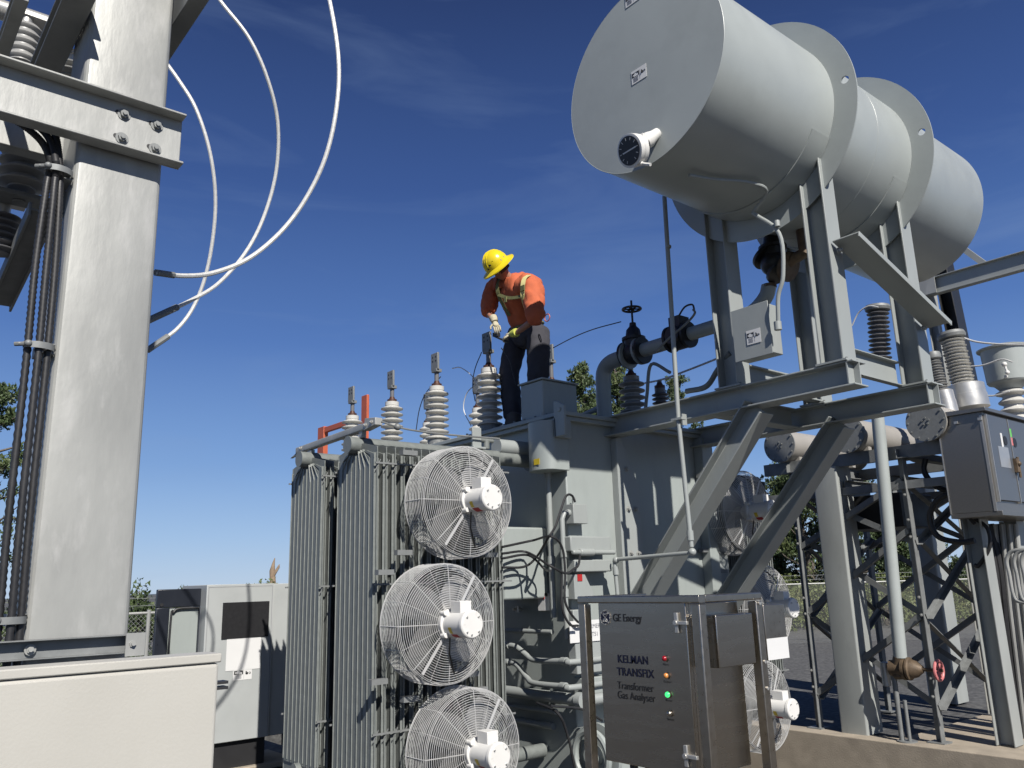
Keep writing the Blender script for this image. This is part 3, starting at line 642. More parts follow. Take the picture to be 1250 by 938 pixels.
for bx in (B1-.05, B2-.05):
    an = MB(); n = 96; ro, ri = .985, CR_+.001; hole = []
    # annular plate with lifting holes
    vs = []; 
    for i in range(n):
        a = 2*math.pi*i/n
        for r in (ri, ro):
            for xx in (bx-.007, bx+.007): vs.append((xx, CY+r*math.cos(a), CZ_+r*math.sin(a)))
    fs = []
    hid = [n//2-1, n//2, 0, n-1]
    for i in range(n):
        q = (i+1) % n
        for u, v in ((0,2),(3,1),(2,3),(1,0)):
            fs.append((i*4+u, q*4+u, q*4+v, i*4+v))
    an.add(vs, fs)
    ring = an.build('saddle_ring', M['conspaint'], C, ang=30)
    for sgn in (-1, 1):
        hc = MB(); hc.cyl((bx-.03,CY+sgn*.895,CZ_+.07),(bx+.03,CY+sgn*.895,CZ_+.07),.034,n=24); ho = hc.build('lifting_hole_cutter', M['conspaint'], None)
        md = ring.modifiers.new('hole', 'BOOLEAN'); md.operation = 'DIFFERENCE'; md.object = ho; md.solver = 'EXACT'
        dg = bpy.context.evaluated_depsgraph_get(); dg.update(); nm = bpy.data.meshes.new_from_object(ring.evaluated_get(dg)); ring.modifiers.clear(); ring.data = nm; bpy.data.objects.remove(ho)
    ring.data.set_sharp_from_angle(angle=R(30))
    sd = MB(); vs = []; n = 40
    for i in range(n+1):
        a = R(-152 + 124*i/n)
        for r in (CR_+.001, CR_+.011):
            for xx in (bx-.26, bx-.012): vs.append((xx, CY+r*math.cos(a), CZ_+r*math.sin(a)))
    sd.add(vs, [(i*4+u, i*4+4+u, i*4+4+v, i*4+v) for i in range(n) for u, v in ((0,2),(3,1),(2,3),(1,0))] + [(0,1,3,2), (n*4,n*4+2,n*4+3,n*4+1)])
    sd.build('saddle_pad', M['conspaint'], C, ang=30)
caution_label(C, at(780,91,X=CX0-.002), XR, XU, .155, .115)
caution_label(C, at(772,-3,X=CX0-.002), XR, XU, .155, .115)
gc = at(773,184,X=4.33)
ga = MB(); neck = V((CX0, 3.60, 4.98)); ga.lathe(neck, (gc-neck), [(0,.04),(.05,.045),(.10,.06),(.14,.06)], 20)
gd_ = V((-.93,.1,-.30)).normalized(); ga.lathe(gc-gd_*.06, gd_, [(0,.07),(.01,.118),(.05,.124),(.06,.118),(.085,.126),(.10,.126),(.103,.112)], 32); ga.obox(gc+V((.03,-.09,.05)), V((.03,0,0)), V((0,.012,0)), V((0,0,.05)))
ga.tube([gc+V((.02,-.02,-.10)), gc+V((.04,-.07,-.13)), gc+V((.04,-.12,-.155))], .013, 8); ga.sphere(gc+V((.03,-.04,-.115)),.02)
gg = ga.build('oil_level_gauge', M['white'], C)
MB().cyl(gc+gd_*.044, gc+gd_*.047, .108, n=32).build('dial', M['ink'], gg)
ux = V((0,-1,0)); ux = (ux - gd_*ux.dot(gd_)).normalized(); uz = gd_.cross(ux)*-1
if uz.z < 0: uz = -uz
mk = MB(); e = gc+gd_*.049; mk.obox(e+ux*.005, ux*.07, uz*.005, gd_*.0006)
for a in range(-60, 241, 30): d = ux*math.cos(R(a)) + uz*math.sin(R(a)); mk.obox(e + d*.086, d*.010, d.cross(gd_)*.0025, gd_*.0006)
mk.build('pointer', M['label'], gg)
cdt = MB(); cdt.tube([at(830,216,X=4.9), at(846,206,X=5.0), at(872,216,X=5.2), at(935,246,X=5.62), at(948,262,X=5.72)][:0] or cr([V((4.85,3.60,4.735)), V((5.1,3.55,4.755)), V((5.4,3.45,4.78)), V((5.62,3.42,4.76)), V((5.70,3.62,4.66))], 6), .014, 8)
cdt.tube(cr([V((5.70,3.62,4.66)), at(951,285,X=5.72), at(956,335,X=5.72), at(950,362,X=5.72), at(950,395,X=5.74)], 6), .017, 10)
cdt.cyl(at(949,393,X=5.74), at(950,403,X=5.74), .03, n=14); cdt.cyl(at(948,270,X=5.70), at(949,277,X=5.70), .024, n=14)
cdt.build('gauge_conduit', M['paint'], C)
# junction box hung on the near post
JB = MB().box(5.76,5.93,3.62,3.95,3.46,3.88).build('junction_box', M['paint'], None, .006)
tag(JB, 'small grey square electrical box with caution label under the big cylinder', 'electrical box')
MB().box(5.752,5.759,3.605,3.965,3.445,3.895).build('box_door', M['paint'], JB, .003)
caution_label(JB, at(920,411,X=5.749), XR, XU, .135, .12)

# ------------------------------------------------------------------ gas analyser
GA = thing('gas_analyser_cabinet', 'stainless steel gas analyser cabinet in an open tube frame, lettered door and lamps', 'control cabinet', (3.3, 2.85, .7))
fm = MB(); t = .05
X0, X1, Ya, Yb, zt, zb = 3.10, 3.56, 2.50, 3.24, 1.63, .60
xf = X0 + t/2
def bar_(p, q): fm.prof(p, q, rpoly(t, t if abs(p[2]-q[2]) > .01 else t*.7, .004, 1), up=(0,0,1) if abs(p[2]-q[2]) < .01 else (0,1,0))
for x, y in ((X0+t/2,Yb-t/2),(X0+t/2,Ya-t/2),(X1,Ya-t/2),(X1,Yb-t/2)): bar_((x,y,zb),(x,y,zt-t))
bar_((X0+t/2,Yb,zt-t/2),(X0+t/2,Ya-t,zt-t/2)); bar_((X0+t+.002,Ya-t/2,zt-t/2),(X1+t/2,Ya-t/2,zt-t/2)); bar_((X0+t+.002,Yb-t/2,zt-t/2),(X1+t/2,Yb-t/2,zt-t/2))
bar_((X0+t/2,Yb-t-.002,zb+t),(X0+t/2,Ya,zb+t))
fm.build('tube_frame', M['steel2'], GA, .002)
MB().box(X0+.035,X1-.05,Ya+.04,Yb-.15,.84,1.585).build('enclosure', M['steel'], GA, .004)
door = MB().box(X0+.005,X0+.033,Ya+.035,Yb-.145,.845,1.59).build('door', M['steel'], GA, .004)
xd = X0 + .0035
hg = MB()
for z in (1.50,.93): hg.box(X0-.008,X0+.004,Ya+.075,Ya+.095,z-.045,z+.045); hg.box(X0-.012,X0+.004,Ya+.02,Ya+.085,z-.008,z+.008); hg.cyl((X0-.018,Ya+.085,z),(X0,Ya+.085,z),.012,n=12)
hg.build('latch', M['alu'], door, .002)
def dpos(px, py): return at(px, py, X=xd)
cl = dpos(739,754)
lg = MB(); lg.cyl(cl+V((-.0002,0,0)), cl+V((-.0016,0,0)), .031, n=48); lgo = lg.build('round_emblem', M['navy'], door)
lr = MB(); q = cl+V((-.0022,0,0)); lr.ring(q,(0,1,0),(0,0,1),.0345,.0010,48,4)
for a in range(0,360,45): d = V((0,math.cos(R(a)),math.sin(R(a)))); lr.ring(q+d*.0335,(0,1,0),(0,0,1),.004,.0009,12,4)
for sx, sz in ((1,1),(-1,1),(1,-1),(-1,-1)):
    lr.tube(cr([q+V((0,sx*.001,sz*.001)), q+V((0,sx*.012,sz*.010)), q+V((0,sx*.014,sz*.020)), q+V((0,sx*.007,sz*.021)), q+V((0,sx*.004,sz*.012))],5), .0014, 5)
lr.ring(q+V((0,.008,-.014)),(0,1,0),(0,0,1),.007,.0013,16,4); lr.ring(q+V((0,-.008,-.014)),(0,1,0),(0,0,1),.007,.0013,16,4)
lr.build('emblem_lines', M['alu'], lgo)
text('GE Energy', dpos(765,755)-V((.001,0,0)), XR, XU, .052, M['ink'], door, xs=.86, bold=.0004)
text('KELMAN', dpos(772,806)-V((.001,0,0)), XR, XU, .052, M['navy'], door, bold=.0008, xs=.95)
text('TRANSFIX', dpos(775,822)-V((.001,0,0)), XR, XU, .052, M['navy'], door, bold=.0008, xs=.95)
text('Transformer', dpos(775,839)-V((.001,0,0)), XR, XU, .050, M['ink'], door, xs=.9)
text('Gas Analyser', dpos(776,851)-V((.001,0,0)), XR, XU, .050, M['ink'], door, xs=.9)
for (px, py, m_, nm, cap) in ((812,804,'lred','red_lamp','Alarm'),(814,825,'lamb','amber_lamp','Caution'),(816,848,'lgrn','green_lamp','Power'),(818,871,'steel','push_button','Service')):
    c = dpos(px, py); b_ = MB(); b_.cyl(c, c+V((-.006,0,0)), .015, n=24); bo = b_.build('lamp_bezel' if nm != 'push_button' else nm, M['steel2'], door)
    l = MB(); l.lathe(c+V((-.006,0,0)),(-1,0,0),[(0,.0125),(.006,.011),(.010,.007),(.012,.001)],20); l.build('lens', M[m_], bo) if nm != 'push_button' else l.build('button_cap', M['steel2'], bo)
    text(cap, c+V((-.001,0,-.027)), XR, XU, .014, M['ink'], door)
sb = MB(); sb.box(X0+.10,X1-.08,Ya-.06,Ya+.038,1.30,1.53); sb.build('side_box', M['steel'], GA, .004)
dh = MB(); dh.box(3.62,3.80,Ya-.03,Ya+.02,1.30,1.56) ; dho = dh.build('document_pocket', M['steel2'], GA, .004)
MB().box(3.62,3.80,Ya-.032,Ya-.0305,1.30,1.40).build('paper', M['label'], dho)
sb = MB()
for z in (1.57,1.3,1.18,.8): sb.cyl((X1+.0,Ya-t-.006,z),(X1,Ya-t+.002,z),.008,n=10)
sb.build('screw', M['alu'], GA)
lc = MB()
for z0, y0 in ((.70,3.0),(.66,2.8),(.68,2.6)): lc.cyl((3.2,y0,z0),(3.2,y0,.84),.02,n=12)
lc.build('cable_gland', M['black'], GA)
sta = MB(); sta.box(3.12,3.6,2.4,3.26,-.2,-.18); [sta.prof((x,y,-.18),(x,y,.60),rpoly(.05,.05,.006,2),up=(0,1,0)) for x in (3.14,3.55) for y in (2.48,3.2)]; sta.build('stand', M['steel2'], GA)

# ------------------------------------------------------------------ left foreground post
LP = thing('galvanised_post', 'thick galvanised steel post at the left with bolted cross channels', 'steel post', (.84, 3.78, GZ))
def taper_post(x0, x1, y0, y1, z0, z1, r, dx=0.02, dy=0.0, k=4):
    mb = MB(); P0 = rpoly(x1-x0, y1-y0, r, k); cx_, cy2 = (x0+x1)/2, (y0+y1)/2; f1 = 1-2*dx/(x1-x0); n = len(P0)
    mb.add([(cx_+u, cy2+v, z0) for u, v in P0] + [(cx_+u*f1, cy2+v*f1, z1) for u, v in P0], [(i,(i+1)%n,n+(i+1)%n,n+i) for i in range(n)] + [tuple(range(n))[::-1], tuple(range(n,2*n))])
    return mb
taper_post(.62,1.0,3.6,3.96,GZ,6.4,.03,.022).build('shaft', M['galv'], LP, ang=12)
for nm, y, z, zh, xe, lip in (('cross_channel',3.595,3.70,.25,1.05,-1),):
    # web against the post face, flanges outwards (towards -Y)
    ch = MB(); ch.box(-1.6,xe,y-.012,y,z-zh/2,z+zh/2); ch.box(-1.6,xe,y-.075,y-.0125,z+zh/2-.012,z+zh/2); ch.box(-1.6,xe,y-.075,y-.0125,z-zh/2,z-zh/2+.012)
    cho = ch.build(nm, M['galv'], LP, .004)
    k = MB()
    for x, zz in ((.80,3.76),(.80,3.645),(.94,3.755),(.94,3.64)): bolt(k, (x,y-.012,zz), (0,-1,0), .018, .018)
    k.build('bolt', M['galvd'], cho); k = MB()
    for x, zz in ((.775,3.765),(.775,3.65),(.915,3.76),(.915,3.645)): k.cyl((x,y-.0125,zz),(x,y-.0135,zz),.011,n=12)
    k.build('slot', M['black'], cho)
ch = MB(); y = 3.965; ch.box(-1.6,.98,y,y+.012,3.66,3.93); ch.box(-1.6,.98,y+.0125,y+.08,3.918,3.93); ch.box(-1.6,.98,y+.0125,y+.08,3.66,3.672); ch.build('cross_channel', M['galv'], LP, .004)
ch = MB(); ch.prof((1.02,3.2,4.52),(1.02,5.0,4.52), cpoly(.08,.2,.01)); ch.build('cross_channel', M['galvd'], LP, .003)
ch = MB(); ch.prof((-1.2,3.56,1.515),(1.02,3.56,1.515), cpoly(-.05,.07,.006) if False else [(0,-.035),(.05,-.035),(.05,-.03),(.006,-.03),(.006,.03),(.05,.03),(.05,.035),(0,.035)])
bc = ch.build('base_channel', M['galvd'], LP, .002)
k = MB()
for x in (.02,.30,.64,.98): bolt(k, (x,3.505 if x > .9 else 3.545,1.515), (0,-1,0), .013, .012)
k.box(.955,1.025,3.50,3.508,1.47,1.555); k.build('bolt', M['galv'], bc)
wg = MB()                 # brackets that hold the cable strap
for z in (3.42, 2.66, 1.62):
    wg.prof((.60,3.60,z),(.60,3.72,z), [(-.03,-.022),(.03,-.022),(.03,-.017),(-.025,-.017),(-.025,.017),(.03,.017),(.03,.022),(-.03,.022)], up=(0,0,1))
    wg.plate([(.585,3.72,z-.022),(.64,3.72,z-.022),(.64,3.72,z-.18)], (0,.01,0))
wg.build('strut_bracket', M['galvd'], LP, .001)
# corrugated cables
def corr(path, r, name, lab, group=None, m='black'):
    P = cr(path, 34); d = 0; ra = []
    for i, p in enumerate(P):
        ra.append(r*(1.0 if i % 2 else .80))
    o = MB().tube(P, r, 14, ra=ra).build(name, M[m], None, ang=70)
    return tag(o, lab, 'cable', group)
for i, (xo, lab) in enumerate(((-.036, 'black ribbed cable, left one of three strapped down the post'), (0, 'black ribbed cable, middle one of three strapped down the post'), (.034, 'black ribbed cable closest to the post of three strapped'))):
    tp = [at(-40+8*i,128-6*i,Y=3.75), at(10+10*i,143-4*i,Y=3.73), at(48+8*i,170-6*i,Y=3.68)]
    yy = 3.60 - (.018 if i == 1 else 0)
    corr(tp + [V((.562+xo*.5,yy+.02,3.46)),V((.562+xo*.7,yy,3.34)),V((.565+xo,yy,3.0)),V((.57+xo,yy,2.6)),V((.57+xo,yy,2.0)),V((.577+xo,yy,1.5)),V((.577+xo,yy,.6))], .0155, 'ribbed_cable', lab, 'ribbed cables on the post')
for i, z in enumerate((3.42, 2.66, 1.62)):
    s = MB(); s.ribbon(cr([(.515,3.59,z),(.53,3.572,z),(.57,3.560,z),(.61,3.572,z),(.628,3.60,z)],4), (0,-1,0), .026, .004); s.cyl((.50,3.585,z),(.535,3.575,z),.007,n=8); s.sphere((.53,3.567,z+.002),.014); s.cyl((.49,3.60,z),(.52,3.575,z),.009,n=8)
    tag(s.build('cable_clamp', M['galvd'], None), ('upper', 'middle', 'lowest')[i] + ' metal clamp gripping the ribbed cables to the post', 'clamp', 'clamps on the cables')
# cream cabinet
CB = MB(); CB.box(-.9,.945,2.5,2.60,GZ,1.50); CB = CB.build('cream_cabinet', M['cream'], None, .012)
tag(CB, 'cream coloured cabinet with rounded lid at the lower left corner', 'cabinet')
MB().box(-.9,.949,2.496,2.61,1.5005,1.526).build('lid', M['cream'], CB, .004)
sw = MB()
for z in (1.44,1.425): sw.box(.947,.985,2.53,2.57,z-.004,z+.004)
sw.build('latch', M['black'], CB)
# high bus structure behind the post, seen upper left
BS = thing('bus_support_structure', 'dark steel beams with insulators in the upper left corner', 'steel structure', (0,4.6,3.5))
def dk(name, p, q, w, h, m='galvd', up=(0,0,1)): return MB().prof(p, q, ipoly(w,h,.012,.01), up=up).build(name, M[m], BS, .003)
dk('beam', (.565,3.40,4.24), (.565,5.0,4.24), .115, .11)
dk('beam', (.345,3.36,4.03), (.345,5.0,4.03), .05, .08)
dk('brace', at(52,258,X=.585), at(0,372,X=.585), .07, .11, up=(1,0,0))
dk('beam', (-.6,4.7,3.30), (.30,4.7,3.30), .10, .08)
pl = MB(); a = at(24,243,Y=4.3); pl.obox(a, (.13,0,0),(0,.07,0),(0,0,.012)); pl.cyl(a+V((0,0,-.02)), a+V((0,0,-.012)), .03, n=16); pl.build('mounting_plate', M['galvd'], BS, .004)
pb = MB(); p = at(-20,5,Y=4.7); q = at(60,32,Y=4.7); q2 = p + (q-p)*1.5; pb.tube([p, q2], .055, 20); pb.build('bus_tube', M['alu'], BS)
for (bx, by, tx, ty, Y_, n, rc, rs) in ((26,80,24,32,4.5,5,.07,.085),(26,232,30,180,4.3,4,.06,.11),(-2,310,0,262,4.4,6,.05,.085),(84,95,82,78,4.8,2,.04,.09)):
    b = at(bx, by, Y=Y_); t2 = at(tx, ty, Y=Y_); hh = abs(t2.z-b.z); z0 = min(b.z,t2.z)
    s = MB(); sheds(s, (b.x,b.y,0), z0, z0+hh, rc, rs, n); so_ = s.build('insulator', M['porcm' if n != 6 else 'porcd'], BS)
    c_ = MB(); c_.cyl((b.x,b.y,z0+hh),(b.x,b.y,z0+hh+.06),.03,n=16); c_.obox((b.x,b.y,z0+hh+.07),(.09,0,0),(0,.04,0),(0,0,.012)); c_.build('clamp', M['alu'], so_)
# looping bare conductors
for pts, D, lab in (([(385,-60),(402,0),(413,70),(411,130),(398,190),(375,240),(345,281),(305,315),(262,333),(225,337),(190,333)], 5.0, 'thickest white stranded conductor, outermost of the three loops'),
               ([(240,-45),(268,0),(303,45),(326,95),(339,150),(337,210),(322,265),(300,308),(268,345),(235,366),(180,392)], 5.2, 'white conductor forming the middle loop beside the post'),
               ([(190,60),(218,98),(240,135),(257,190),(263,250),(256,315),(241,365),(218,400),(180,428)], 5.5, 'thin white conductor forming the innermost short loop')):
    P = cr([at(x, y, Y=D - .15*math.sin(i*.7)) for i, (x, y) in enumerate(pts)], 8)
    o = tag(MB().tube(P, .0155 if D < 5.1 else .013, 8).build('conductor', M['cablew'], None), lab, 'conductor', 'conductors looping beside the post')
    e = P[-6:]; MB().tube(e, .021, 8).build('sleeve', M['galvd'], o)

# ------------------------------------------------------------------ grey cabinets left of the radiators
Gc = thing('control_kiosk', 'tall pale grey control kiosk with dark window left of the radiators', 'electrical cabinet', (3.8,9.6,GZ))
KY = 9.3
def kp(x, y): return at(x, y, Y=KY)
xa, xb, xc = kp(253,714).x, kp(335,714).x, kp(347,714).x; zt_ = kp(300,713).z; zb_ = kp(300,903).z
MB().box(xa,xb,KY,KY+.8,zb_,zt_).build('housing', M['kiosk'], Gc, .006)
MB().box(xb+.002,xb+.35,KY+.02,KY+.8,zb_,zt_-.005).build('side_housing', M['kiosk'], Gc, .006)
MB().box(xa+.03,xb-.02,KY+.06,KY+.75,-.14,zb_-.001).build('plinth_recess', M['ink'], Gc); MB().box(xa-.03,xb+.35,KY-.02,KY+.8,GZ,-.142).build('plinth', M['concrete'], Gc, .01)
w0 = kp(272,736); w1 = kp(327,777); MB().box(w0.x,w1.x,KY-.012,KY-.001,w1.z,w0.z).build('window', M['darkgrey'], Gc, .003)
w0 = kp(277,778); w1 = kp(317,816); MB().box(w0.x,w1.x,KY-.005,KY-.001,w1.z,w0.z).build('paper_notice', M['label'], Gc)
w0 = kp(296,823); caution_label(Gc, V((w0.x,KY-.001,w0.z)), YR, YU, .21, .12)
sm = MB(); sm.box(xa+.02,xb-.02,KY-.0015,KY-.0002,zt_-.030,zt_-.026); sm.box(xa+.02,xa+.024,KY-.0015,KY-.0002,zb_+.02,zt_-.03); sm.box(xb-.024,xb-.02,KY-.0015,KY-.0002,zb_+.02,zt_-.03); sm.build('door_gap', M['greyink'], Gc)
hn_ = MB(); hn_.box(xa+.05,xa+.075,KY-.03,KY-.001,.85,1.0); hn_.cyl((xa+.062,KY-.02,.80),(xa+.062,KY-.001,.80),.012,n=12); hn_.build('door_handle', M['galvd'], Gc, .003)
OD = thing('open_kiosk_door', 'black framed kiosk door standing open beside the pale grey kiosk', 'cabinet door', (3.0,9.5,GZ))
dd = MB(); yA = KY+.12; x0, x1 = kp(197,718).x, kp(251,718).x; zt_ = kp(225,719).z
dd.box(x0,x1,yA,yA+.05,zt_-.19,zt_); dd.box(x0,x0+.14,yA,yA+.05,GZ+.1,zt_-.192); dd.box(x1-.015,x1,yA,yA+.05,GZ+.1,zt_-.192)
dd.build('frame', M['bluegrey'], OD, .01)
MB().box(x0+.142,x1-.017,yA+.02,yA+.03,GZ+.1,zt_-.194).build('door_panel', M['tankpaint'], OD)
ds = MB(); ds.tube(cr([(x0+.155,yA-.004,.3),(x0+.155,yA-.004,zt_-.34),(x0+.18,yA-.004,zt_-.24),(x0+.24,yA-.004,zt_-.205),(x1-.02,yA-.004,zt_-.205)],6),.012,8); ds.build('seal', M['black'], OD)
MB().cyl((x0+.05,yA-.01,zt_-.16),(x0+.05,yA,zt_-.16),.018,n=12).build('door_knob', M['ink'], OD)

# ------------------------------------------------------------------ right side columns
def column(name, lab, x0, x1, y0, y1, z1, r, tp):
    o = taper_post(x0,x1,y0,y1,GZ,z1,r,tp).build(name, M['colp'], None, ang=12); return tag(o, lab, 'steel column')
M['colp'] = mat('dull_galvanised_column', (.40,.42,.405), .5, .15, .08, 3, .05, 30, c2=(.33,.345,.335), c2s=4, c2lo=.6, c2hi=.75, stretch=(1,1,.4))
column('steel_column', 'thick grey rectangular column standing on the concrete wall behind the braces', 9.99, 10.38, 5.53, 5.88, 3.05, .03, .004)
column('steel_column', 'farther grey column with rounded edge behind the breaker lattice', 13.05, 13.5, 5.80, 6.2, 3.1, .035, .01)
# white drain pipe and bronze valve
DP = thing('drain_pipe', 'pale vertical pipe dropping to a bronze valve with red handwheel', 'pipe', (7.7,4.0,1.0))
px_ = 9.93; q_ = 1.28
dpp = MB(); ta = at(1071,505,X=px_); tb_ = at(1099,803,X=px_); dpp.tube([ta, tb_], .075, 24); dpp.build('riser', M['conspaint'], DP)
vb = MB(); vl = at(1096,816,X=px_)
vb.cyl(tb_, vl+V((0,0,-.03)), .08, n=24); ax = V((.05,-1,0)).normalized()
vb.lathe(vl+V((0,.10,0)), ax, [(r_*q_, t_*q_) for r_, t_ in [(0,.03),(.01,.07),(.10,.075),(.13,.075),(.131,.10),(.155,.10),(.157,.08),(.17,.08),(.172,.10),(.19,.10),(.20,.085),(.25,.07),(.28,.045),(.30,.03),(.301,.016),(.47,.014)]], 28, ); vb.lathe(vl+V((0,0,-.02)),(0,0,-1),[(0,.07),(.07,.07),(.10,.04)],16)
vo = vb.build('valve', M['brass'], DP)
hw = MB(); hc = vl + ax*.46; hw.ring(hc, (1,0,0), (0,0,1), .105, .018, 32, 8)
for k in range(3): a = R(60*k); d = V((math.cos(a),0,math.sin(a)))*.105; hw.tube([hc-d, hc+d], .011, 6)
hw.build('handwheel', M['redw'], vo)
sp_ = MB(); sp_.tube([vl+V((0,.06,-.08)), V((vl.x,vl.y+.06,GZ))], .03, 12); sp_.tube([vl+V((0,-.03,-.35)), V((vl.x,vl.y-.03,GZ))], .022, 12); sp_.cyl((vl.x,vl.y,GZ),(vl.x,vl.y,GZ+.012),.11,n=16); sp_.build('pipe_stand', M['galvd'], DP)
ca = MB(); ca.lathe(at(1081,822,X=px_+.1), (0,0,1), [(-.15,.02),(-.14,.05),(.12,.05),(.13,.02)], 16); ca.build('canister', M['alu'], DP)

# ------------------------------------------------------------------ circuit breaker
BK = thing('circuit_breaker', 'outdoor circuit breaker with grey tanks on a bolted lattice frame', 'circuit breaker', (11,5.2,GZ))
fx0, fx1, fy0, fy1 = 10.1, 11.9, 4.74, 6.25
def ang_(name, p, q, w=.09, t=.009, up=(0,0,1), m='galvd'): return MB().prof(p, q, lpoly(w, w, t), up=up).build(name, M[m], BK, .001)
for (x, y) in ((fx0,fy0),(fx1,fy0),(fx0,fy1),(fx1,fy1)):
    sx = 1 if x == fx0 else -1
    leg_ = MB().prof((x,y,GZ+.012),(x,y,3.05), [(0,0),(0,.10*sx),(.01,.10*sx),(.01,.01*sx),(.10,.01*sx),(.10,0)] if False else [(-.05,-.05),(.05,-.05),(.05,-.04),(-.04,-.04),(-.04,.05),(-.05,.05)], up=(0,1,0)).build('leg', M['galvd'], BK, .001)
    MB().box(x-.10,x+.10,y-.10,y+.10,GZ-.006,GZ+.012).build('foot_plate', M['galvd'], leg_)
    k = MB()
    for z in (.3,.5,1.2,1.4,2.1,2.3,2.6): bolt(k, (x-.05,y-.02,z), (-1,0,0), .012, .012)
    k.build('bolt', M['galv'], leg_)
zs = [(.15,1.15),(1.15,2.15),(2.0,2.75)]
for a, b in (((fx0,fy0),(fx1,fy0)), ((fx0,fy0),(fx0,fy1)), ((fx1,fy0),(fx1,fy1)), ((fx0,fy1),(fx1,fy1))):
    for z0, z1 in zs:
        o1 = V((.0,0,0)); nrm = V((b[1]-a[1], -(b[0]-a[0]), 0)).normalized()*.055
        MB().prof(V((*a,z0))+nrm, V((*b,z1))+nrm, lpoly(.07,.07,.008)).build('lattice_brace', M['galvd'], BK)
        MB().prof(V((*a,z1))-nrm*.4, V((*b,z0))-nrm*.4, lpoly(.07,.07,.008)).build('lattice_brace', M['galvd'], BK)
for y in (fy0, fy1):
    ang_('top_rail', (fx0-.1,y,3.04), (fx1+.1,y,3.04), .12)
for x in (fx0-.02, fx1+.02):
    MB().prof((x,fy0-1.0,3.12),(x,fy1+.4,3.12), cpoly(.06,.16,.008)).build('top_rail', M['galvd'], BK, .002)
    MB().prof((x,fy0-1.0,2.72),(x,fy1+.4,2.72), cpoly(.05,.10,.008)).build('top_rail', M['galvd'], BK, .002)
for y in (4.9,5.5,6.1): MB().prof((fx0,y,2.8),(fx1,y,2.8), cpoly(.05,.12,.008)).build('top_rail', M['galvd'], BK, .002)
MB().box(10.5,11.4,5.0,5.9,2.25,2.68).build('mechanism_box', M['blackiron'], BK, .01)
M['tanw'] = mat('beige_tank_paint', (.38,.36,.33), .45, 0, .05, 4)
for i, yv in enumerate((4.30, 5.30, 6.28)):
    z = 3.42; r = .21
    tn = MB(); tn.lathe((0,yv,z),(1,0,0),[(9.95,0),(9.95,.235),(9.98,.235),(9.981,r),(11.9,r),(11.901,.235),(11.93,.235),(11.93,0)],40)
    to = tn.build('pole_tank', M['tanw'], BK, ang=30)
    fb = MB(); fb.cyl((9.935,yv,z),(9.951,yv,z),.236,n=40)
    for k in range(12): a = R(30*k); fb.cyl((9.92,yv+.21*math.cos(a),z+.21*math.sin(a)),(9.936,yv+.21*math.cos(a),z+.21*math.sin(a)),.012,n=6)
    for k in range(5): a = R(72*k+90); fb.cyl((9.92,yv+.04*math.cos(a),z+.04*math.sin(a)),(9.936,yv+.04*math.cos(a),z+.04*math.sin(a)),.012,n=6)
    fb.build('end_flange', M['galvd'], to)
    sd_ = MB()
    for x in (10.2,11.6): sd_.box(x-.04,x+.04,yv-.15,yv+.15,3.205,3.26)
    sd_.build('saddle', M['tanw'], to)
# bushings rising from the breaker
def bk_bushing(base, top, rc, rs, n, can_r, can_h, m):
    base = V(base); top = V(top); ax = (top-base); Lh = ax.length; ax.normalize()
    o = bpy.data.objects.new('bushing', None); col.objects.link(o); WO[o.name] = base; o.parent = BK; o.location = base - WO[BK.name]
    cn_ = MB(); cn_.lathe(base, ax, [(-can_h,can_r),(-can_h*.45,can_r),(-can_h*.44,can_r*.97),(-.01,can_r*.97),(0,can_r*.9)], 36); cn_.build('current_transformer', M['alu'], o, ang=30)
    s = MB(); sheds(s, base, 0, Lh-.12, rc, rs, n, 0.012, ax); s.build('sheds', M[m], o)
    t_ = MB(); t_.lathe(base, ax, [(Lh-.12,rc*.9),(Lh-.10,rs*1.08),(Lh-.06,rs*1.15),(Lh-.02,rs*1.05),(Lh,rs*.5)], 28); t_.build('top_ring', M['galvd'], o)
    return o
bk_bushing(at(1176,471,X=11.4), at(1160,405,X=11.4)+V((0,0,.0)), .095, .155, 15, .25, .32, 'porc')
bk_bushing(at(1150,478,X=10.9), at(1137,430,X=10.9), .05, .09, 12, .13, .30, 'porcm')
bk_bushing(at(1075,440,X=12.5), at(1071,372,X=12.5), .09, .17, 11, .10, .25, 'porcd')  # shade on this bushing is painted in as dark sheds
# breaker cabinet
KC = thing('breaker_cabinet', 'dark stainless breaker cabinet with double doors at the right edge', 'control cabinet', (10.6,3.9,GZ))
kx0, kx1, ky0, ky1, kz0, kz1 = 10.0, 11.6, 3.70, 4.20, 2.32, 3.44
M['dsteel'] = mat('dark_stainless', (.36,.34,.31), .38, .85, .08, 30, .02, 90, stretch=(1,1,10))
M['dpaint'] = mat('slate_blue_door_paint', (.10,.11,.125), .35, .1, .06, 6)
MB().box(kx0,kx1,ky0,ky1,kz0,kz1).build('housing', M['dsteel'], KC, .004)
rf = MB(); rf.add([(kx0-.04,ky0-.06,kz1+.0),(kx1+.04,ky0-.06,kz1+.0),(kx1+.04,ky1+.06,kz1+.0),(kx0-.04,ky1+.06,kz1+.0),(kx0-.04,ky0-.06,kz1+.04),(kx1+.04,ky0-.06,kz1+.04),(kx1+.04,ky1+.06,kz1+.06),(kx0-.04,ky1+.06,kz1+.06)],[(0,3,2,1),(4,5,6,7),(0,1,5,4),(1,2,6,5),(2,3,7,6),(3,0,4,7)]); rf.build('roof', M['dsteel'], KC, .003)
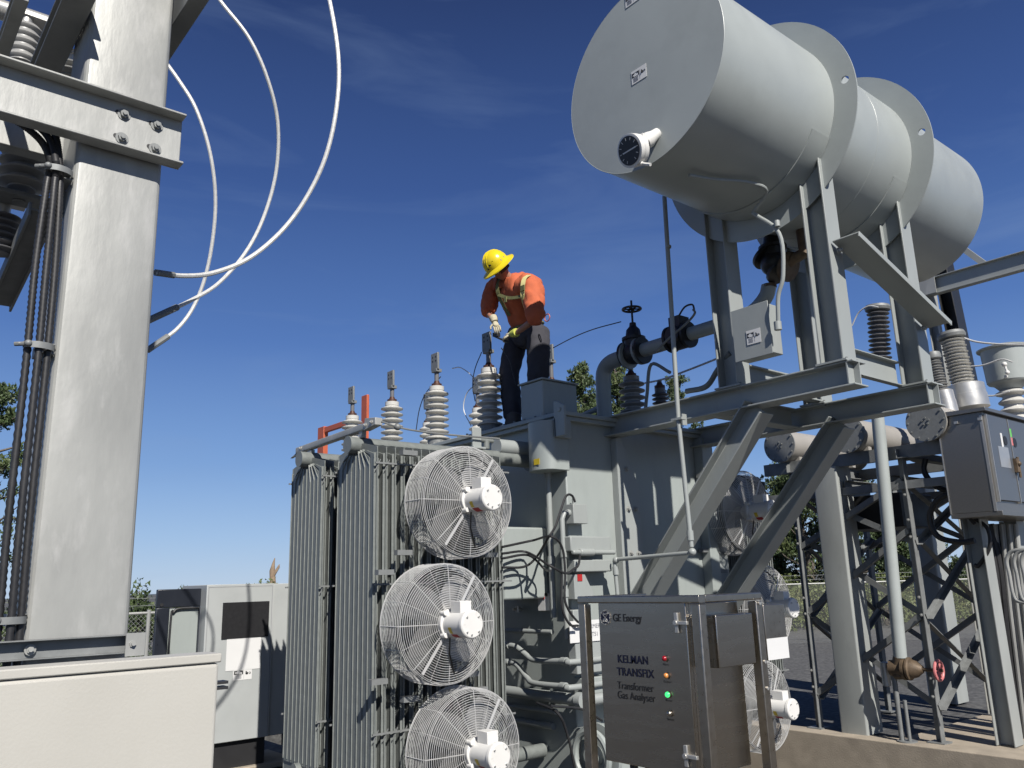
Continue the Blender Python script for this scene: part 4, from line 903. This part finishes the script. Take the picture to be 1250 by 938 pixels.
for i, (a, b) in enumerate(((kx0+.05,kx0+.62),(kx0+.65,kx1-.03))):
    d = MB().box(a,b,ky0-.03,ky0-.002,kz0+.12,kz1-.03).build('door', M['dpaint'], KC, .004)
    e = MB(); e.box(a-.012,a-.002,ky0-.034,ky0-.002,kz0+.1,kz1-.03); e.build('door_edge', M['alu'], d)
    g_ = MB(); g_.cyl((a+ (.42 if i == 0 else .10),ky0-.036,kz1-.30),(a+(.42 if i == 0 else .10),ky0-.03,kz1-.30),.055,n=24); g_.build('round_vent', M['ink'], d)
    if i == 0:
        MB().box(a+.18,a+.47,ky0-.033,ky0-.0305,kz1-.62,kz1-.38).build('nameplate', M['alu'], d)
        MB().box(a+.30,a+.35,ky0-.033,ky0-.0305,kz1-.38,kz1-.22).build('small_label', M['label'], d)
        hn = MB(); hn.box(a+.55,a+.63,ky0-.07,ky0-.031,kz1-.66,kz1-.50); hn.cyl((a+.62,ky0-.06,kz1-.72),(a+.62,ky0-.06,kz1-.48),.015,n=10); hn.sphere((a+.60,ky0-.07,kz1-.56),.03); hn.build('door_latch', M['brass'], d)
    else:
        MB().box(a+.0,a+.05,ky0-.033,ky0-.0305,kz1-.24,kz1-.14).build('green_label', M['green'], d); MB().box(a+.0,a+.05,ky0-.033,ky0-.0305,kz1-.34,kz1-.245).build('red_label', M['redw'], d)
le = MB(); le.box(kx0-.006,kx0-.001,ky0+.0,ky0+.03,kz0,kz1-.04); le.box(kx0-.006,kx0-.001,ky1-.012,ky1,kz0,kz1-.04)
for yy in (ky0+.02,ky0+.28,ky1-.05): le.box(kx0-.03,kx0-.002,yy-.02,yy+.02,kz1-.10,kz1-.07)
le.build('corner_trim', M['alu'], KC)
MB().box(kx0+.0,kx1,ky0-.05,ky1,kz0-.05,kz0-.002).build('floor_tray', M['dsteel'], KC, .003)
for x, y, w_ in ((10.45,4.13,.24),(11.45,4.1,.24)):
    MB().prof((x,y,GZ+.002),(x,y,kz0-.052), ipoly(w_,.2,.012,.01), up=(0,1,0)).build('leg', M['colp'], KC, .002)
bcab = [([(1130,560),(1128,575),(1140,592),(1162,603),(1168,612)],10.3), ([(1168,600),(1145,610),(1135,632),(1145,655),(1172,662),(1190,660)],10.2), ([(1168,612),(1180,628),(1190,640)],10.2), ([(1188,632),(1205,645),(1208,668),(1195,690),(1190,690)],10.4)]
for i, (pts, X_c) in enumerate(bcab):
    P = cr([at(x, y, X=X_c) for x, y in pts], 8)
    tag(MB().tube(P, .034 if i < 2 else .022, 10).build('control_cable', M['black'], None), ['thick black cable curving in from the breaker above left of the cabinet', 'thick black cable loop bulging left beneath the breaker cabinet', 'thin black cable below the bottom edge of the breaker cabinet', 'black cable looping right of the cabinet leg'][i], 'cable', 'black cables below the breaker cabinet')
rs_ = [((1200,640),(1214,700),(1222,800),(1240,905)), ((1208,640),(1222,700),(1232,800),(1246,900)), ((1216,640),(1230,720),(1242,820),(1252,905))]
for i, pts in enumerate(rs_):
    P = cr([at(x, y, X=10.9+.1*i) for x, y in pts], 10)
    tag(MB().tube(P, .05, 10).build('riser_cable', M['black'], None), ['black riser cable nearest the cabinet leg, running to the pad', 'middle black riser cable below the cabinet doors', 'black riser cable closest to the right photo edge'][i], 'cable', 'black riser cables under the breaker cabinet')
for i, xx in enumerate((1222,1231,1240,1248)):
    P = [at(xx-8, 640, X=11.0), at(xx+2, 740, X=11.0), at(xx+22, 905, X=11.0)]
    tag(MB().tube(P, .03, 10).build('conduit_pipe', M['galv'], None), ['leftmost', 'second', 'third', 'rightmost'][i] + ' of four galvanised conduits rising under the breaker cabinet', 'pipe', 'galvanised conduits at the right edge')
hp = MB()
for o_, in ((0,),(9,),(18,)):
    hp.tube(cr([at(1232+o_,700,X=9.6),at(1229+o_,684,X=9.6),at(1236+o_,673,X=9.6),at(1260+o_,671,X=9.6)],5) , .02, 10)
    hp.tube(cr([at(1232+o_,700,X=9.6),at(1237+o_,726,X=9.6),at(1245+o_,735,X=9.6),at(1270+o_,737,X=9.6)],5), .02, 10)
tag(hp.build('bent_pipe_rack', M['galv'], None), 'bent galvanised tubes curling at the right photo edge', 'pipe rack')
# instrument transformer
IT = thing('instrument_transformer', 'pale grey can-topped insulator standing beyond the breaker cabinet', 'instrument transformer', (12.5,4.1,GZ))
ic = at(1238,500,X=12.5); zc = at(1233,468,X=12.5).z; zt = at(1230,425,X=12.5).z; k = ic
it = MB(); it.lathe((ic.x,ic.y,0),(0,0,1),[(zc-.09,.14),(zc-.02,.20),(zc,.26),(zc+.02,.275),(zt-.03,.30),(zt-.02,.34),(zt,.345),(zt+.03,.25)],40); it.build('head', M['conspaint'], IT)
it = MB(); sheds(it, (ic.x,ic.y,0), 3.0, zc-.08, .12, .20, 9, .02); it.build('sheds', M['porc'], IT)
MB().prof((ic.x,ic.y,GZ),(ic.x,ic.y,3.0), ipoly(.2,.2), up=(0,1,0)).build('stand', M['galvd'], IT)
tc_ = MB(); p = at(1226,445,X=12.15); tc_.sphere(p,.035); tc_.cyl(p, p+V((0,-.02,-.12)), .015, n=8); tc_.sphere(p+V((0,-.02,-.12)),.03); tc_.sphere(at(1228,460,X=12.2),.025); tc_.build('terminal', M['white'], IT)
# gantry
GN = thing('gantry_frame', 'tall galvanised frame with horizontal beam behind the big cylinder', 'gantry', (12.5,4.9,GZ))
MB().prof((12.55,5.06,GZ),(12.55,5.06,7.2), cpoly(.12,.14,.01), up=(0,1,0)).build('column', M['galv'], GN, .003)
MB().prof((12.3,5.02,5.80),(12.3,2.2,5.80), cpoly(-.01,.30,.01) if False else ipoly(.12,.26), up=(0,0,1)).build('beam', M['colp'], GN, .003)
gp_ = MB(); gp_.box(12.22,12.235,4.86,5.12,5.68,5.92); gp_.build('gusset', M['galv'], GN)
MB().prof(at(1148,310,X=12.9), at(1182,475,X=12.9), ipoly(.3,.2), up=(0,1,0)).build('raking_strut', M['blackiron'], GN, .003)
MB().prof(at(1165,296,X=13.5), at(1215,332,X=13.5), rectpoly(.09,.09)).build('strut', M['colp'], GN)
wires = [([(1172,411),(1190,417),(1215,420),(1250,421),(1280,420)],12,.014,'pale conductor sagging right from the ringed bushing top'),([(1178,448),(1200,446),(1222,439),(1236,442)],12,.011,'thin pale wire running from bushing to the can-topped insulator'),
         ([(1198,483),(1215,483),(1232,478)],12,.012,'short pale wire low beside the can-topped insulator'),([(1040,398),(1048,382),(1060,374),(1072,375)],12,.011,'thin wire arching to the shaded ribbed insulator behind the posts'),
         ([(787,468),(810,463),(840,452),(868,441),(900,428)],7.6,.012,'pale thin rod crossing the sky behind the breather pipe')]
for pts, X_w, r, lab in wires: tag(MB().tube(cr([at(x, y, X=X_w) for x, y in pts], 8), r, 7).build('conductor', M['cablew'], None), lab, 'wire')
thin = [([(675,425),(700,412),(725,402),(758,393)],6.6,'thin dark wire rising right from the bushing behind the worker','black'),([(552,450),(562,449),(575,458),(583,470)],5.6,'thin pale lead arching left of the nearest bushing','cablew'),
        ([(583,468),(570,480),(566,500),(575,520)],5.6,'thin pale lead hanging behind the nearest bushing','cablew'),([(538,460),(520,480),(512,500),(508,525)],5.6,'thin dark lead hanging left of the second bushing','black'),
        ([(588,430),(580,450),(577,470),(580,490)],5.55,'thin dark test lead hanging left of the nearest terminal','black'),([(612,425),(622,440),(626,455),(630,470)],5.5,'thin dark lead dangling below the gloved hands','black')]
for pts, X_w, lab, m_ in thin: tag(MB().tube(cr([at(x, y, X=X_w) for x, y in pts], 8), .006, 6).build('test_lead', M[m_], None), lab, 'wire')

# ------------------------------------------------------------------ worker
wr_tex = bpy.data.textures.new('folds', 'CLOUDS'); wr_tex.noise_scale = .11; wr_tex.noise_depth = 2
def skin(name, joints, edges, m, parent, root, sub=2, wrinkle=0):
    me = bpy.data.meshes.new(name); ks = list(joints); me.from_pydata([joints[k][0] for k in ks], [(ks.index(a), ks.index(b)) for a, b in edges], [])
    o = bpy.data.objects.new(name, me); col.objects.link(o)
    md = o.modifiers.new('skin', 'SKIN'); sv = me.skin_vertices[0].data
    for i, k in enumerate(ks):
        r = joints[k][1]; sv[i].radius = (r, r) if not isinstance(r, tuple) else r; sv[i].use_root = (k == root)
    md.use_smooth_shade = True; sb_ = o.modifiers.new('sub', 'SUBSURF'); sb_.levels = sub; sb_.render_levels = sub
    if wrinkle:
        dp = o.modifiers.new('folds', 'DISPLACE'); dp.texture = wr_tex; dp.strength = wrinkle; dp.mid_level = .5; dp.texture_coords = 'GLOBAL'
    dg = bpy.context.evaluated_depsgraph_get(); dg.update(); nm = bpy.data.meshes.new_from_object(o.evaluated_get(dg)); bpy.data.objects.remove(o)
    for p in nm.polygons: p.use_smooth = True
    return place(nm, name, m, parent)
J = dict(pel=at(645,405,X=5.86), wst=at(640,388,X=5.80), ch=at(629,358,X=5.66), nk0=at(624,343,X=5.58), nk=at(618,338,X=5.51), hd=at(611,329,X=5.42),
    sr=at(603,350,X=5.60), er=at(595,381,X=5.48), wr=at(603,392,X=5.42), sl=at(650,346,X=5.58), el=at(654,389,X=5.42), wl=at(630,407,X=5.42),
    hr=at(631,412,X=5.86), kr=at(621,455,X=5.74), ar=at(626,492,X=5.72), hl=at(657,410,X=5.86), kl=at(657,452,X=5.80), al=at(652,505,X=5.84))
J['ar'] = V((J['ar'].x, J['ar'].y, 3.42)); J['al'] = V((J['al'].x, J['al'].y, 3.42))
def body(rs):
    return {k: (J[k], rs[k]) for k in J if k in rs}
W = skin('person', body(dict(pel=.12,wst=.11,ch=.12,nk0=.075,nk=.055,hd=.075,sr=.06,er=.04,wr=.028,sl=.06,el=.045,wl=.03,hr=.085,kr=.06,ar=.045,hl=.085,kl=.06,al=.045)),
    [('pel','wst'),('wst','ch'),('ch','nk0'),('nk0','nk'),('nk','hd'),('ch','sr'),('sr','er'),('er','wr'),('ch','sl'),('sl','el'),('el','wl'),('pel','hr'),('hr','kr'),('kr','ar'),('pel','hl'),('hl','kl'),('kl','al')], M['skin'], None, 'pel')
tag(W, 'worker in orange shirt and yellow hard hat bending over a bushing terminal', 'person')
S1 = dict(J); S1['elc'] = J['sl'].lerp(J['el'], .95); S1['elf'] = J['el'].lerp(J['wl'], .30); S1['erf'] = J['er'].lerp(J['wr'], .25); S1['hem'] = J['pel'] + V((-.03,0,-.03))
J2 = J; J = S1
sh_r = dict(hem=(.185,.16), wst=(.185,.165), ch=(.235,.19), nk0=(.15,.13), nk=.085, sr=.125, er=.098, erf=.075, sl=.135, el=.108, elf=.082)
skin('shirt', body(sh_r), [('hem','wst'),('wst','ch'),('ch','nk0'),('nk0','nk'),('ch','sr'),('sr','er'),('er','erf'),('ch','sl'),('sl','el'),('el','elf')], M['shirt'], W, 'hem', 3, .06)
J['pb'] = J['pel'] + V((.01,0,-.02)); J['hrm'] = J['hr'].lerp(J['kr'], .5); J['hlm'] = J['hl'].lerp(J['kl'], .5); J['krm'] = J['kr'].lerp(J['ar'], .5); J['klm'] = J['kl'].lerp(J['al'], .5)
tr = dict(pb=(.18,.17), hr=.14, hrm=.135, kr=.118, krm=.118, ar=.10, hl=.145, hlm=.14, kl=.122, klm=.12, al=.10)
skin('trousers', body(tr), [('pb','hr'),('hr','hrm'),('hrm','kr'),('kr','krm'),('krm','ar'),('pb','hl'),('hl','hlm'),('hlm','kl'),('kl','klm'),('klm','al')], M['trouser'], W, 'pb', 3, .035)
J['arc'] = V((J['ar'].x, J['ar'].y, 3.36)); J['alc'] = V((J['al'].x, J['al'].y, 3.36))
gt = MB(); gt.lathe(V((J['ar'].x,J['ar'].y,3.30)), (0,0,1), [(0,.08),(.04,.095),(.07,.085),(.11,.098),(.15,.088),(.19,.094),(.22,.08)], 20); gt.build('gaiter', M['boot'], W)
for a_ in ('ar', 'al'):
    p = J[a_]; z = 3.287
    b = MB(); b.sphere(V((p.x+.01,p.y,z+.075)), .055,.05,.075); b.sphere(V((p.x-.09,p.y+.02,z+.045)), .09,.052,.045); b.box(p.x-.17,p.x+.06,p.y-.035,p.y+.06,z,z+.02); b.tube([V((p.x,p.y,z+.26)), V((p.x,p.y,z+.08))], .06, 14)
    b.build('boot', M['boot'], W, .01)
# head: skull, face, ears turned down and to the left
hup = V((-.72,.02,.62)).normalized()                     # crown of the head: head is bowed over the work
hdir = V((-.50,.10,-.72)); hdir = (hdir - hup*hdir.dot(hup)).normalized(); hs = hdir.cross(hup)
hc = J['hd'] + V((0,0,.0))
def head_pt(f, u, s): return hc + hdir*f + hup*u + hs*s
hm_ = MB(); vs = []; n, m_ = 28, 20
for j_ in range(m_+1):
    ph = math.pi*j_/m_
    for i in range(n):
        th = 2*math.pi*i/n; f = .098*math.sin(ph)*math.cos(th); s = .076*math.sin(ph)*math.sin(th); u = .118*math.cos(ph)
        if u < 0: s *= 1 - .35*(-u/.118)**1.5; f += .012*(-u/.118) if f > 0 else .03*(-u/.118)
        if f > .05:
            k = math.exp(-(s/.014)**2)*math.exp(-((u+.02)/.022)**2); f += .024*k
            f -= .010*math.exp(-((abs(s)-.032)/.014)**2)*math.exp(-((u-.005)/.012)**2); f += .007*math.exp(-(s/.024)**2)*math.exp(-((u+.058)/.008)**2); f += .010*math.exp(-(s/.02)**2)*math.exp(-((u+.10)/.02)**2)
        vs.append(head_pt(f, u, s))
hm_.add(vs, [(j_*n+i, (j_+1)*n+i, (j_+1)*n+(i+1) % n, j_*n+(i+1) % n) for j_ in range(m_) for i in range(n)])
for s in (-1, 1): hm_.tube([head_pt(-.0,.03,s*.076), head_pt(-.012,.02,s*.088), head_pt(-.01,-.01,s*.086), head_pt(0,-.03,s*.074)], .011, 8)
hm_.build('face', M['skin'], W)
ey = MB()
for s in (-1, 1): ey.sphere(head_pt(.080,.004,s*.031), .011, n=12, m=8)
ey.build('eyes', M['label'], W)
ir = MB()
for s in (-1, 1): ir.sphere(head_pt(.0875,.003,s*.031), .0055, n=10, m=6); ir.tube([head_pt(.094,.022,s*.015), head_pt(.093,.027,s*.032), head_pt(.082,.022,s*.048)], .004, 6)
ir.build('eyebrows', M['ink'], W)
hr_ = MB(); hr_.lathe(hc - hdir*.012, hup, [(-.03,.095),(.03,.098),(.08,.085)], 28); hr_.build('hair', M['brown'], W)
ht = MB(); hb = hc + hup*.05
prof_ = [(t_*1.12, r*1.08) for t_, r in [(-.012,.190),(-.016,.194),(-.006,.192),(.006,.160),(.020,.136),(.06,.132),(.10,.118),(.135,.090),(.158,.05),(.164,.001)]]
ht.lathe(hb, hup, [(t_, r) for t_, r in prof_], 48)
for k in range(-1, 2):
    P = [hb + hup*(.03+.156*math.sin(a)) + (hdir*math.cos(a)*.141) + hs*k*.03 for a in [R(10+16*i) for i in range(11)]]
    ht.tube(P, .007 if k else .009, 6)
hat = ht.build('hard_hat', M['hat'], W, ang=50)
toc = (CAM - hb).normalized()
stk = MB()
for (a, u, r) in ((-28,.075,.016),(-45,.055,.013),(-8,.09,.014)):
    side = (toc - hup*toc.dot(hup)).normalized(); side = (Matrix.Rotation(R(a), 3, hup) @ side); rr = .142 if u < .07 else .139 - (u-.07)*.55
    c = hb + hup*u + side*rr; stk.cyl(c, c+side*.004, r, n=14)
stk.build('sticker', M['ink'], hat)
lp_ = MB(); side = (toc - hup*toc.dot(hup)).normalized(); side = Matrix.Rotation(R(40), 3, hup) @ side; tt = hup.cross(side); c = hb + hup*.04 + side*.13
lp_.obox(c, side*.012, tt*.035, hup*.022); lp_.build('lamp_bracket', M['galvd'], hat, .004)
# gloved hands
def hand(wp, d, nrm, tip, sd, curl=.9):
    wp = V(wp); d = V(d).normalized(); nrm = V(nrm); nrm = (nrm - d*nrm.dot(d)).normalized(); s = d.cross(nrm)*sd
    jt = {'w': (wp, .030), 'p1': (wp+d*.04, (.040,.024)), 'p2': (wp+d*.085, (.043,.022))}; ed = [('w','p1'),('p1','p2')]
    g_ = skin('glove', jt, ed, M['glove'], W, 'w')
    for k in range(4):
        b0 = wp + d*.085 + s*(-.032+.0215*k); Lf = (.034,.040,.038,.029)[k]
        d1 = (d*math.cos(.5*curl) + nrm*math.sin(.5*curl)); d2 = (d*math.cos(1.2*curl) + nrm*math.sin(1.2*curl)); d3 = (d*math.cos(1.8*curl) + nrm*math.sin(1.8*curl))
        p1 = b0 + d1*Lf; p2 = p1 + d2*Lf*.75; p3 = p2 + d3*Lf*.6
        skin('finger', {'a': (b0-d*.02,.011), 'b': (p1,.0105), 'c': (p2,.0098), 'e': (p3,.0085)}, [('a','b'),('b','c'),('c','e')], M['glove'], g_, 'a', 1)
    t0 = wp + d*.03 - s*.036; t1 = t0 + (d*.6 - s*.7 + nrm*.35).normalized()*.042; t2 = t1 + (d*.9 + nrm*.5).normalized()*.032
    skin('thumb', {'a': (t0+s*.012,.014), 'b': (t1,.0125), 'c': (t2,.010)}, [('a','b'),('b','c')], M['glove'], g_, 'a', 1)
    c_ = MB(); c_.lathe(wp - d*.075, d, [(0,.046),(.02,.047),(.06,.040),(.08,.036)], 20); return g_, c_
g1_, c1_ = hand(at(604,393,X=5.42), at(609,406,X=5.40)-at(603,391,X=5.42), V((.4,.3,-1)), None, 1); c1_.build('glove_cuff', M['glove'], g1_)
g2_, c2_ = hand(at(625,408,X=5.42), at(608,414,X=5.42)-at(628,407,X=5.43), V((.4,.3,-1)), None, -1); c2_.build('glove_cuff', M['hiviz'], g2_)
tl = MB(); p = at(606,409,X=5.44); tl.obox(p, V((.02,0,0)), V((0,.045,.01)), V((0,.0,.022))); tl.tube([at(602,410,X=5.44), at(620,418,X=5.42)], .012, 8)
tag(tl.build('test_clamp', M['ink'], None, .004), 'small black test clamp held in the worker gloved hands', 'hand tool')
# harness
fr = V((-1,-.25,.25))
hn = MB(); hn.ribbon(cr([at(646,336,X=5.52), at(640,341,X=5.42), at(638,355,X=5.39), at(640,370,X=5.43), at(645,388,X=5.58)], 6), V((-.9,-.45,.15)), .050, .006); hn.build('harness_strap', M['strap'], W)
hn = MB(); hn.ribbon(cr([at(612,338,X=5.52)+V((0,0,.02)), at(607,350,X=5.39), at(611,366,X=5.43), at(622,386,X=5.58)], 6), V((-.9,-.2,.15)), .045, .006); hn.build('harness_strap', M['strapd'], W)
hn = MB(); hn.ribbon(cr([at(608,360,X=5.40), at(622,364,X=5.40), at(639,362,X=5.39)], 6), V((-1,-.3,.1)), .035, .006); hn.obox(at(617,366,X=5.385), V((.006,0,0)), V((0,.018,0)), V((0,0,.03))); hn.build('chest_strap', M['strapd'], W)
hn = MB(); c_ = J['pel'] + V((-.02,0,.05)); hn.ring(c_, (1,0,.25), (0,1,-.05), .185, .018, 40, 6); hn.obox(at(638,352,X=5.38), V((.008,0,0)), V((0,.03,0)), V((0,0,.03))); hn.build('belt', M['strapd'], W)
hn = MB(); hn.ring(at(668,388,X=5.72), (0,1,0), (0,0,1), .04, .006, 20, 6); hn.build('ring', M['orange'], W)

# ------------------------------------------------------------------ fences
def far_mesh_mat():
    m = bpy.data.materials.new('chain_link_far'); m.use_nodes = True; b = m.node_tree.nodes['Principled BSDF']
    b.inputs['Base Color'].default_value = (.32,.33,.32,1); b.inputs['Roughness'].default_value = .6; b.inputs['Alpha'].default_value = .10; return m
M['farmesh'] = far_mesh_mat()
def chain_mat():
    m = bpy.data.materials.new('chain_link_mesh'); m.use_nodes = True; nt = m.node_tree; N = nt.nodes; L = nt.links; b = N['Principled BSDF']
    b.inputs['Base Color'].default_value = (.35,.36,.35,1); b.inputs['Roughness'].default_value = .5; b.inputs['Metallic'].default_value = .3
    tc = N.new('ShaderNodeTexCoord'); sx = N.new('ShaderNodeSeparateXYZ'); L.new(tc.outputs['Object'], sx.inputs[0])
    def mth(op, a, b_=None):
        k = N.new('ShaderNodeMath'); k.operation = op
        for i, q in enumerate((a, b_)):
            if q is None: continue
            if isinstance(q, (int, float)): k.inputs[i].default_value = q
            else: L.new(q, k.inputs[i])
        return k.outputs[0]
    h = mth('ADD', sx.outputs[0], sx.outputs[1]); P = .075
    res = None
    for sg in ('ADD', 'SUBTRACT'):
        u = mth(sg, h, sx.outputs[2]); u = mth('DIVIDE', u, P); u = mth('FRACT', u); u = mth('SUBTRACT', u, .5); u = mth('ABSOLUTE', u); u = mth('GREATER_THAN', u, .455)
        res = u if res is None else mth('MAXIMUM', res, u)
    L.new(mth('MULTIPLY', res, .55), b.inputs['Alpha']); return m
M['chain'] = chain_mat()
def fence(p, q, lab, h=1.72, step=3.0, far=0):
    p = V(p); q = V(q); d = (q-p); Ln = d.length; u = d.normalized(); n = int(Ln/step)
    f = thing('chain_link_fence', lab, 'fence', p)
    mp_ = MB(); mp_.add([p+V((0,0,.02)), q+V((0,0,.02)), q+V((0,0,h)), p+V((0,0,h))], [(0,1,2,3)]); mp_.build('mesh_panel', M['chain' if far == 0 else 'farmesh'], f)
    MB().cyl(p+V((0,0,h)), q+V((0,0,h)), .022, n=8).build('top_rail', M['galv'], f)
    for i in range(n+1):
        c = p + u*step*i; MB().cyl(c, c+V((0,0,h+.05)), .032, n=10).build('fence_post', M['galv'], f)
    for zz in (.12,.24,): MB().cyl(p+V((0,0,h+zz)), q+V((0,0,h+zz)), .005, n=4).build('barbed_wire', M['galvd'], f)
fa = at(900,716,D=24); fb_ = at(1290,712,D=24)
fence((fa.x, fa.y, GZ-.03), (fb_.x+4*(fb_.x-fa.x)/4, fb_.y+(fb_.y-fa.y), GZ-.03), 'chain link fence beyond the gravel at the right, shrubs behind', 1.66, far=1)
fl0 = at(-80,745,Y=15); fl1 = at(300,728,Y=15)
fence((fl0.x,15,GZ-.03), (fl1.x+2,15,GZ-.03), 'chain link fence seen left, between the post and the kiosk', 1.62)

# ------------------------------------------------------------------ trees and shrubs
def foliage(mb, c, rad, n, size, rng, flat=1.0, up=.3):
    for _ in range(n):
        d = V((rng.gauss(0,1), rng.gauss(0,1), rng.gauss(0,1)*flat)); d = d/ max(.3, d.length) * rng.random()**.45
        p = V(c) + V((d.x*rad, d.y*rad, d.z*rad))
        a = V((rng.gauss(0,1), rng.gauss(0,1), rng.gauss(0,1)+up)).normalized(); b = a.orthogonal().normalized(); b = Matrix.Rotation(rng.random()*6.28, 3, a) @ b
        s = size*(.6+.8*rng.random()); o = len(mb.v)
        mb.v += [p - b*s*.25, p + a*s*.5 - b*s*.1, p + a*s, p + a*s*.45 + b*s*.35]; mb.f.append([o, o+1, o+2, o+3])
def fol_build(mb, name, m, parent):
    me = bpy.data.meshes.new(name); me.from_pydata(mb.v, [], mb.f); me.update(); return place(me, name, m, parent)
def pine(base, h, rw, z0f, lab, seed, dens=1.0, nb=46):
    rng = random.Random(seed); base = V(base); t = thing('pine_tree', lab, 'tree', base, 'trees beyond the fence')
    tr_ = MB(); P = [base + V((.15*math.sin(i*.9+seed), .15*math.cos(i*1.1+seed), h*i/8)) for i in range(9)]
    tr_.tube(P, .2, 8, ra=[.22*(1-.105*i) + .02 for i in range(9)]); fo = MB()
    for k in range(nb):
        f = z0f + (1-z0f)*(k/nb)**.9; az = rng.random()*6.28; L_ = rw*(1.05-f)**.6*(.55+.6*rng.random()); z = h*f
        p0 = base + V((0,0,z)) + V((P[min(8,int(f*8))].x-base.x, P[min(8,int(f*8))].y-base.y, 0)); d = V((math.cos(az), math.sin(az), .10+.35*rng.random()))
        p1 = p0 + d*L_*.6; p2 = p0 + d*L_ + V((0,0,.12*L_)); tr_.tube([p0,p1,p2], .03, 5, ra=[.045,.03,.012])
        if rng.random() < dens:
            for q in range(5):
                c = p0.lerp(p2, .4+.6*q/4) + V((rng.gauss(0,.10),rng.gauss(0,.10),rng.gauss(0,.06))); foliage(fo, c, .17+.08*rng.random(), 46, .12, rng, .4, .9)
                if rng.random() < .75: foliage(fo, c + V((rng.gauss(0,.12),rng.gauss(0,.12),.22)), .09, 22, .13, rng, 2.2, 2.2)
    tr_.build('trunk', M['bark'], t); fol_build(fo, 'crown', M['leafd'], t); return t
def shrub(base, h, rw, lab, seed, n=26, m='leafb'):
    rng = random.Random(seed); base = V(base); t = thing('shrub', lab, 'shrub', base, 'shrubs behind the fence'); s = MB(); fo = MB()
    for k in range(7):
        az = rng.random()*6.28; e = base + V((math.cos(az)*rw*.6*rng.random(), math.sin(az)*rw*.6*rng.random(), h*(.6+.4*rng.random()))); s.tube([base, base.lerp(e,.5)+V((0,0,.1*h)), e], .03, 5, ra=[.05,.03,.012])
        for q in range(2): foliage(fo, e - V((0,0,.12*h*q)), .28, 45, .12, rng, 1.1, .9)
    for k in range(n):
        az = rng.random()*6.28; r = rw*rng.random()**.6; c = base + V((math.cos(az)*r, math.sin(az)*r, h*(.08+.84*rng.random()*(1-.45*(r/rw)**2)))); foliage(fo, c, .30+.2*rng.random(), 60, .13, rng, .9, .6)
    s.build('stem', M['bark'], t); fol_build(fo, 'leaves', M[m], t); return t
def gpt(px, D): p = at(px, 700, D=D); return V((p.x, p.y, GZ-.03))
def ztop(px, py, D): return at(px, py, D=D).z - GZ
pine(gpt(722,36), ztop(722,437,36), 2.1, .45, 'pine crown showing just behind the tank top, left of the bent oil pipe', 3, .95, 62)
pine(gpt(770,40), ztop(766,434,40), 1.9, .45, 'pine crown rising directly behind the black handwheel valve', 4, 1, 60)
pine(gpt(848,42), ztop(852,452,42), 2.2, .5, 'pine crown tips showing behind the slanting breather pipe', 5, .8, 50)
pine(gpt(985,34), ztop(985,555,34), 2.3, .30, 'dark pine in the gap between the braces and the thick column', 6, .95, 80)
pine(gpt(1050,38), ztop(1050,585,38), 2.0, .25, 'sparse pine with bare lower limbs behind the white drain pipe', 8, .6, 50)
pine(gpt(-35,24), ztop(-20,470,24), 2.3, .30, 'pine whose boughs poke past the cables at the left edge', 9, .8, 46)
pine(gpt(1030,33), ztop(1030,600,33), 1.7, .25, 'ragged pine rising just right of the thick column', 11, .8, 60)
pine(gpt(1092,36), ztop(1092,640,36), 1.5, .2, 'pine between the white drain pipe and the front lattice leg', 12, .9, 60)
pine(gpt(1172,40), ztop(1172,690,40), 1.2, .2, 'small pine tip between the farther column and the cabinet leg', 13, .9, 40)
pine(gpt(960,36), ztop(960,610,36), 1.6, .2, 'dark pine lower left of the gap beside the upper far fan', 14, .95, 60)
pine(gpt(1130,38), ztop(1130,655,38), 1.5, .15, 'bushy pine directly behind the farther column', 15, .95, 60)
pine(gpt(1112,46), ztop(1112,690,46), .9, .2, 'small young conifer above the fence behind the breaker lattice', 10, 1, 40)
sp_list = [(945,30,706),(978,31,712),(1003,33,700),(1040,32,712),(1075,31,704),(1105,33,718),(1150,32,708),(1178,35,722),(1205,33,712),(1240,33,716)]
locs = ['beside the upper far fan', 'in the gap left of the thick column', 'directly behind the thick column', 'just right of the thick column', 'behind the white drain pipe', 'behind the front lattice leg', 'behind the farther column', 'between farther column and cabinet leg', 'behind the cabinet leg', 'behind the conduits at the right edge']
for i, (px, D, py) in enumerate(sp_list): shrub(gpt(px, D), ztop(px, py, D), 1.2 + .5*(i % 3), 'leafy green shrub behind the fence ' + locs[i], 20+i, 40)
shrub(gpt(176,20), ztop(170,716,20), .7, 'dark bushy shrub behind the left fence beside the post', 41, 30, 'leafd')
shrub(gpt(225,30), ztop(222,717,30), .6, 'small bush tips peeping above the black door frame', 42, 14)
shrub(gpt(318,26), ztop(325,700,26), 1.0, 'thin leafy shrub topping the pale grey kiosk', 43, 18)
shrub(gpt(-20,22), ztop(-20,735,22), 2.5, 'broad dark bush low behind the cables at the left edge', 44, 50, 'leafd')
sn = MB(); b_ = gpt(333,27); zt = ztop(333,680,27); sn.tube([b_, b_+V((.05,0,zt*.6)), b_+V((.0,.05,zt*.86)), b_+V((.02,.03,zt*.93)), b_+V((.05,.0,zt))], .15, 9, ra=[.13,.11,.09,.05,.012]); sn.tube([b_+V((0,0,zt*.80)), b_+V((.14,-.12,zt*.9)), b_+V((.16,-.13,zt*.93))], .05, 6, ra=[.06,.04,.01])
tag(sn.build('dead_tree_trunk', M['snag'], None), 'broken brown dead trunk sticking up above the kiosk roof', 'dead tree')
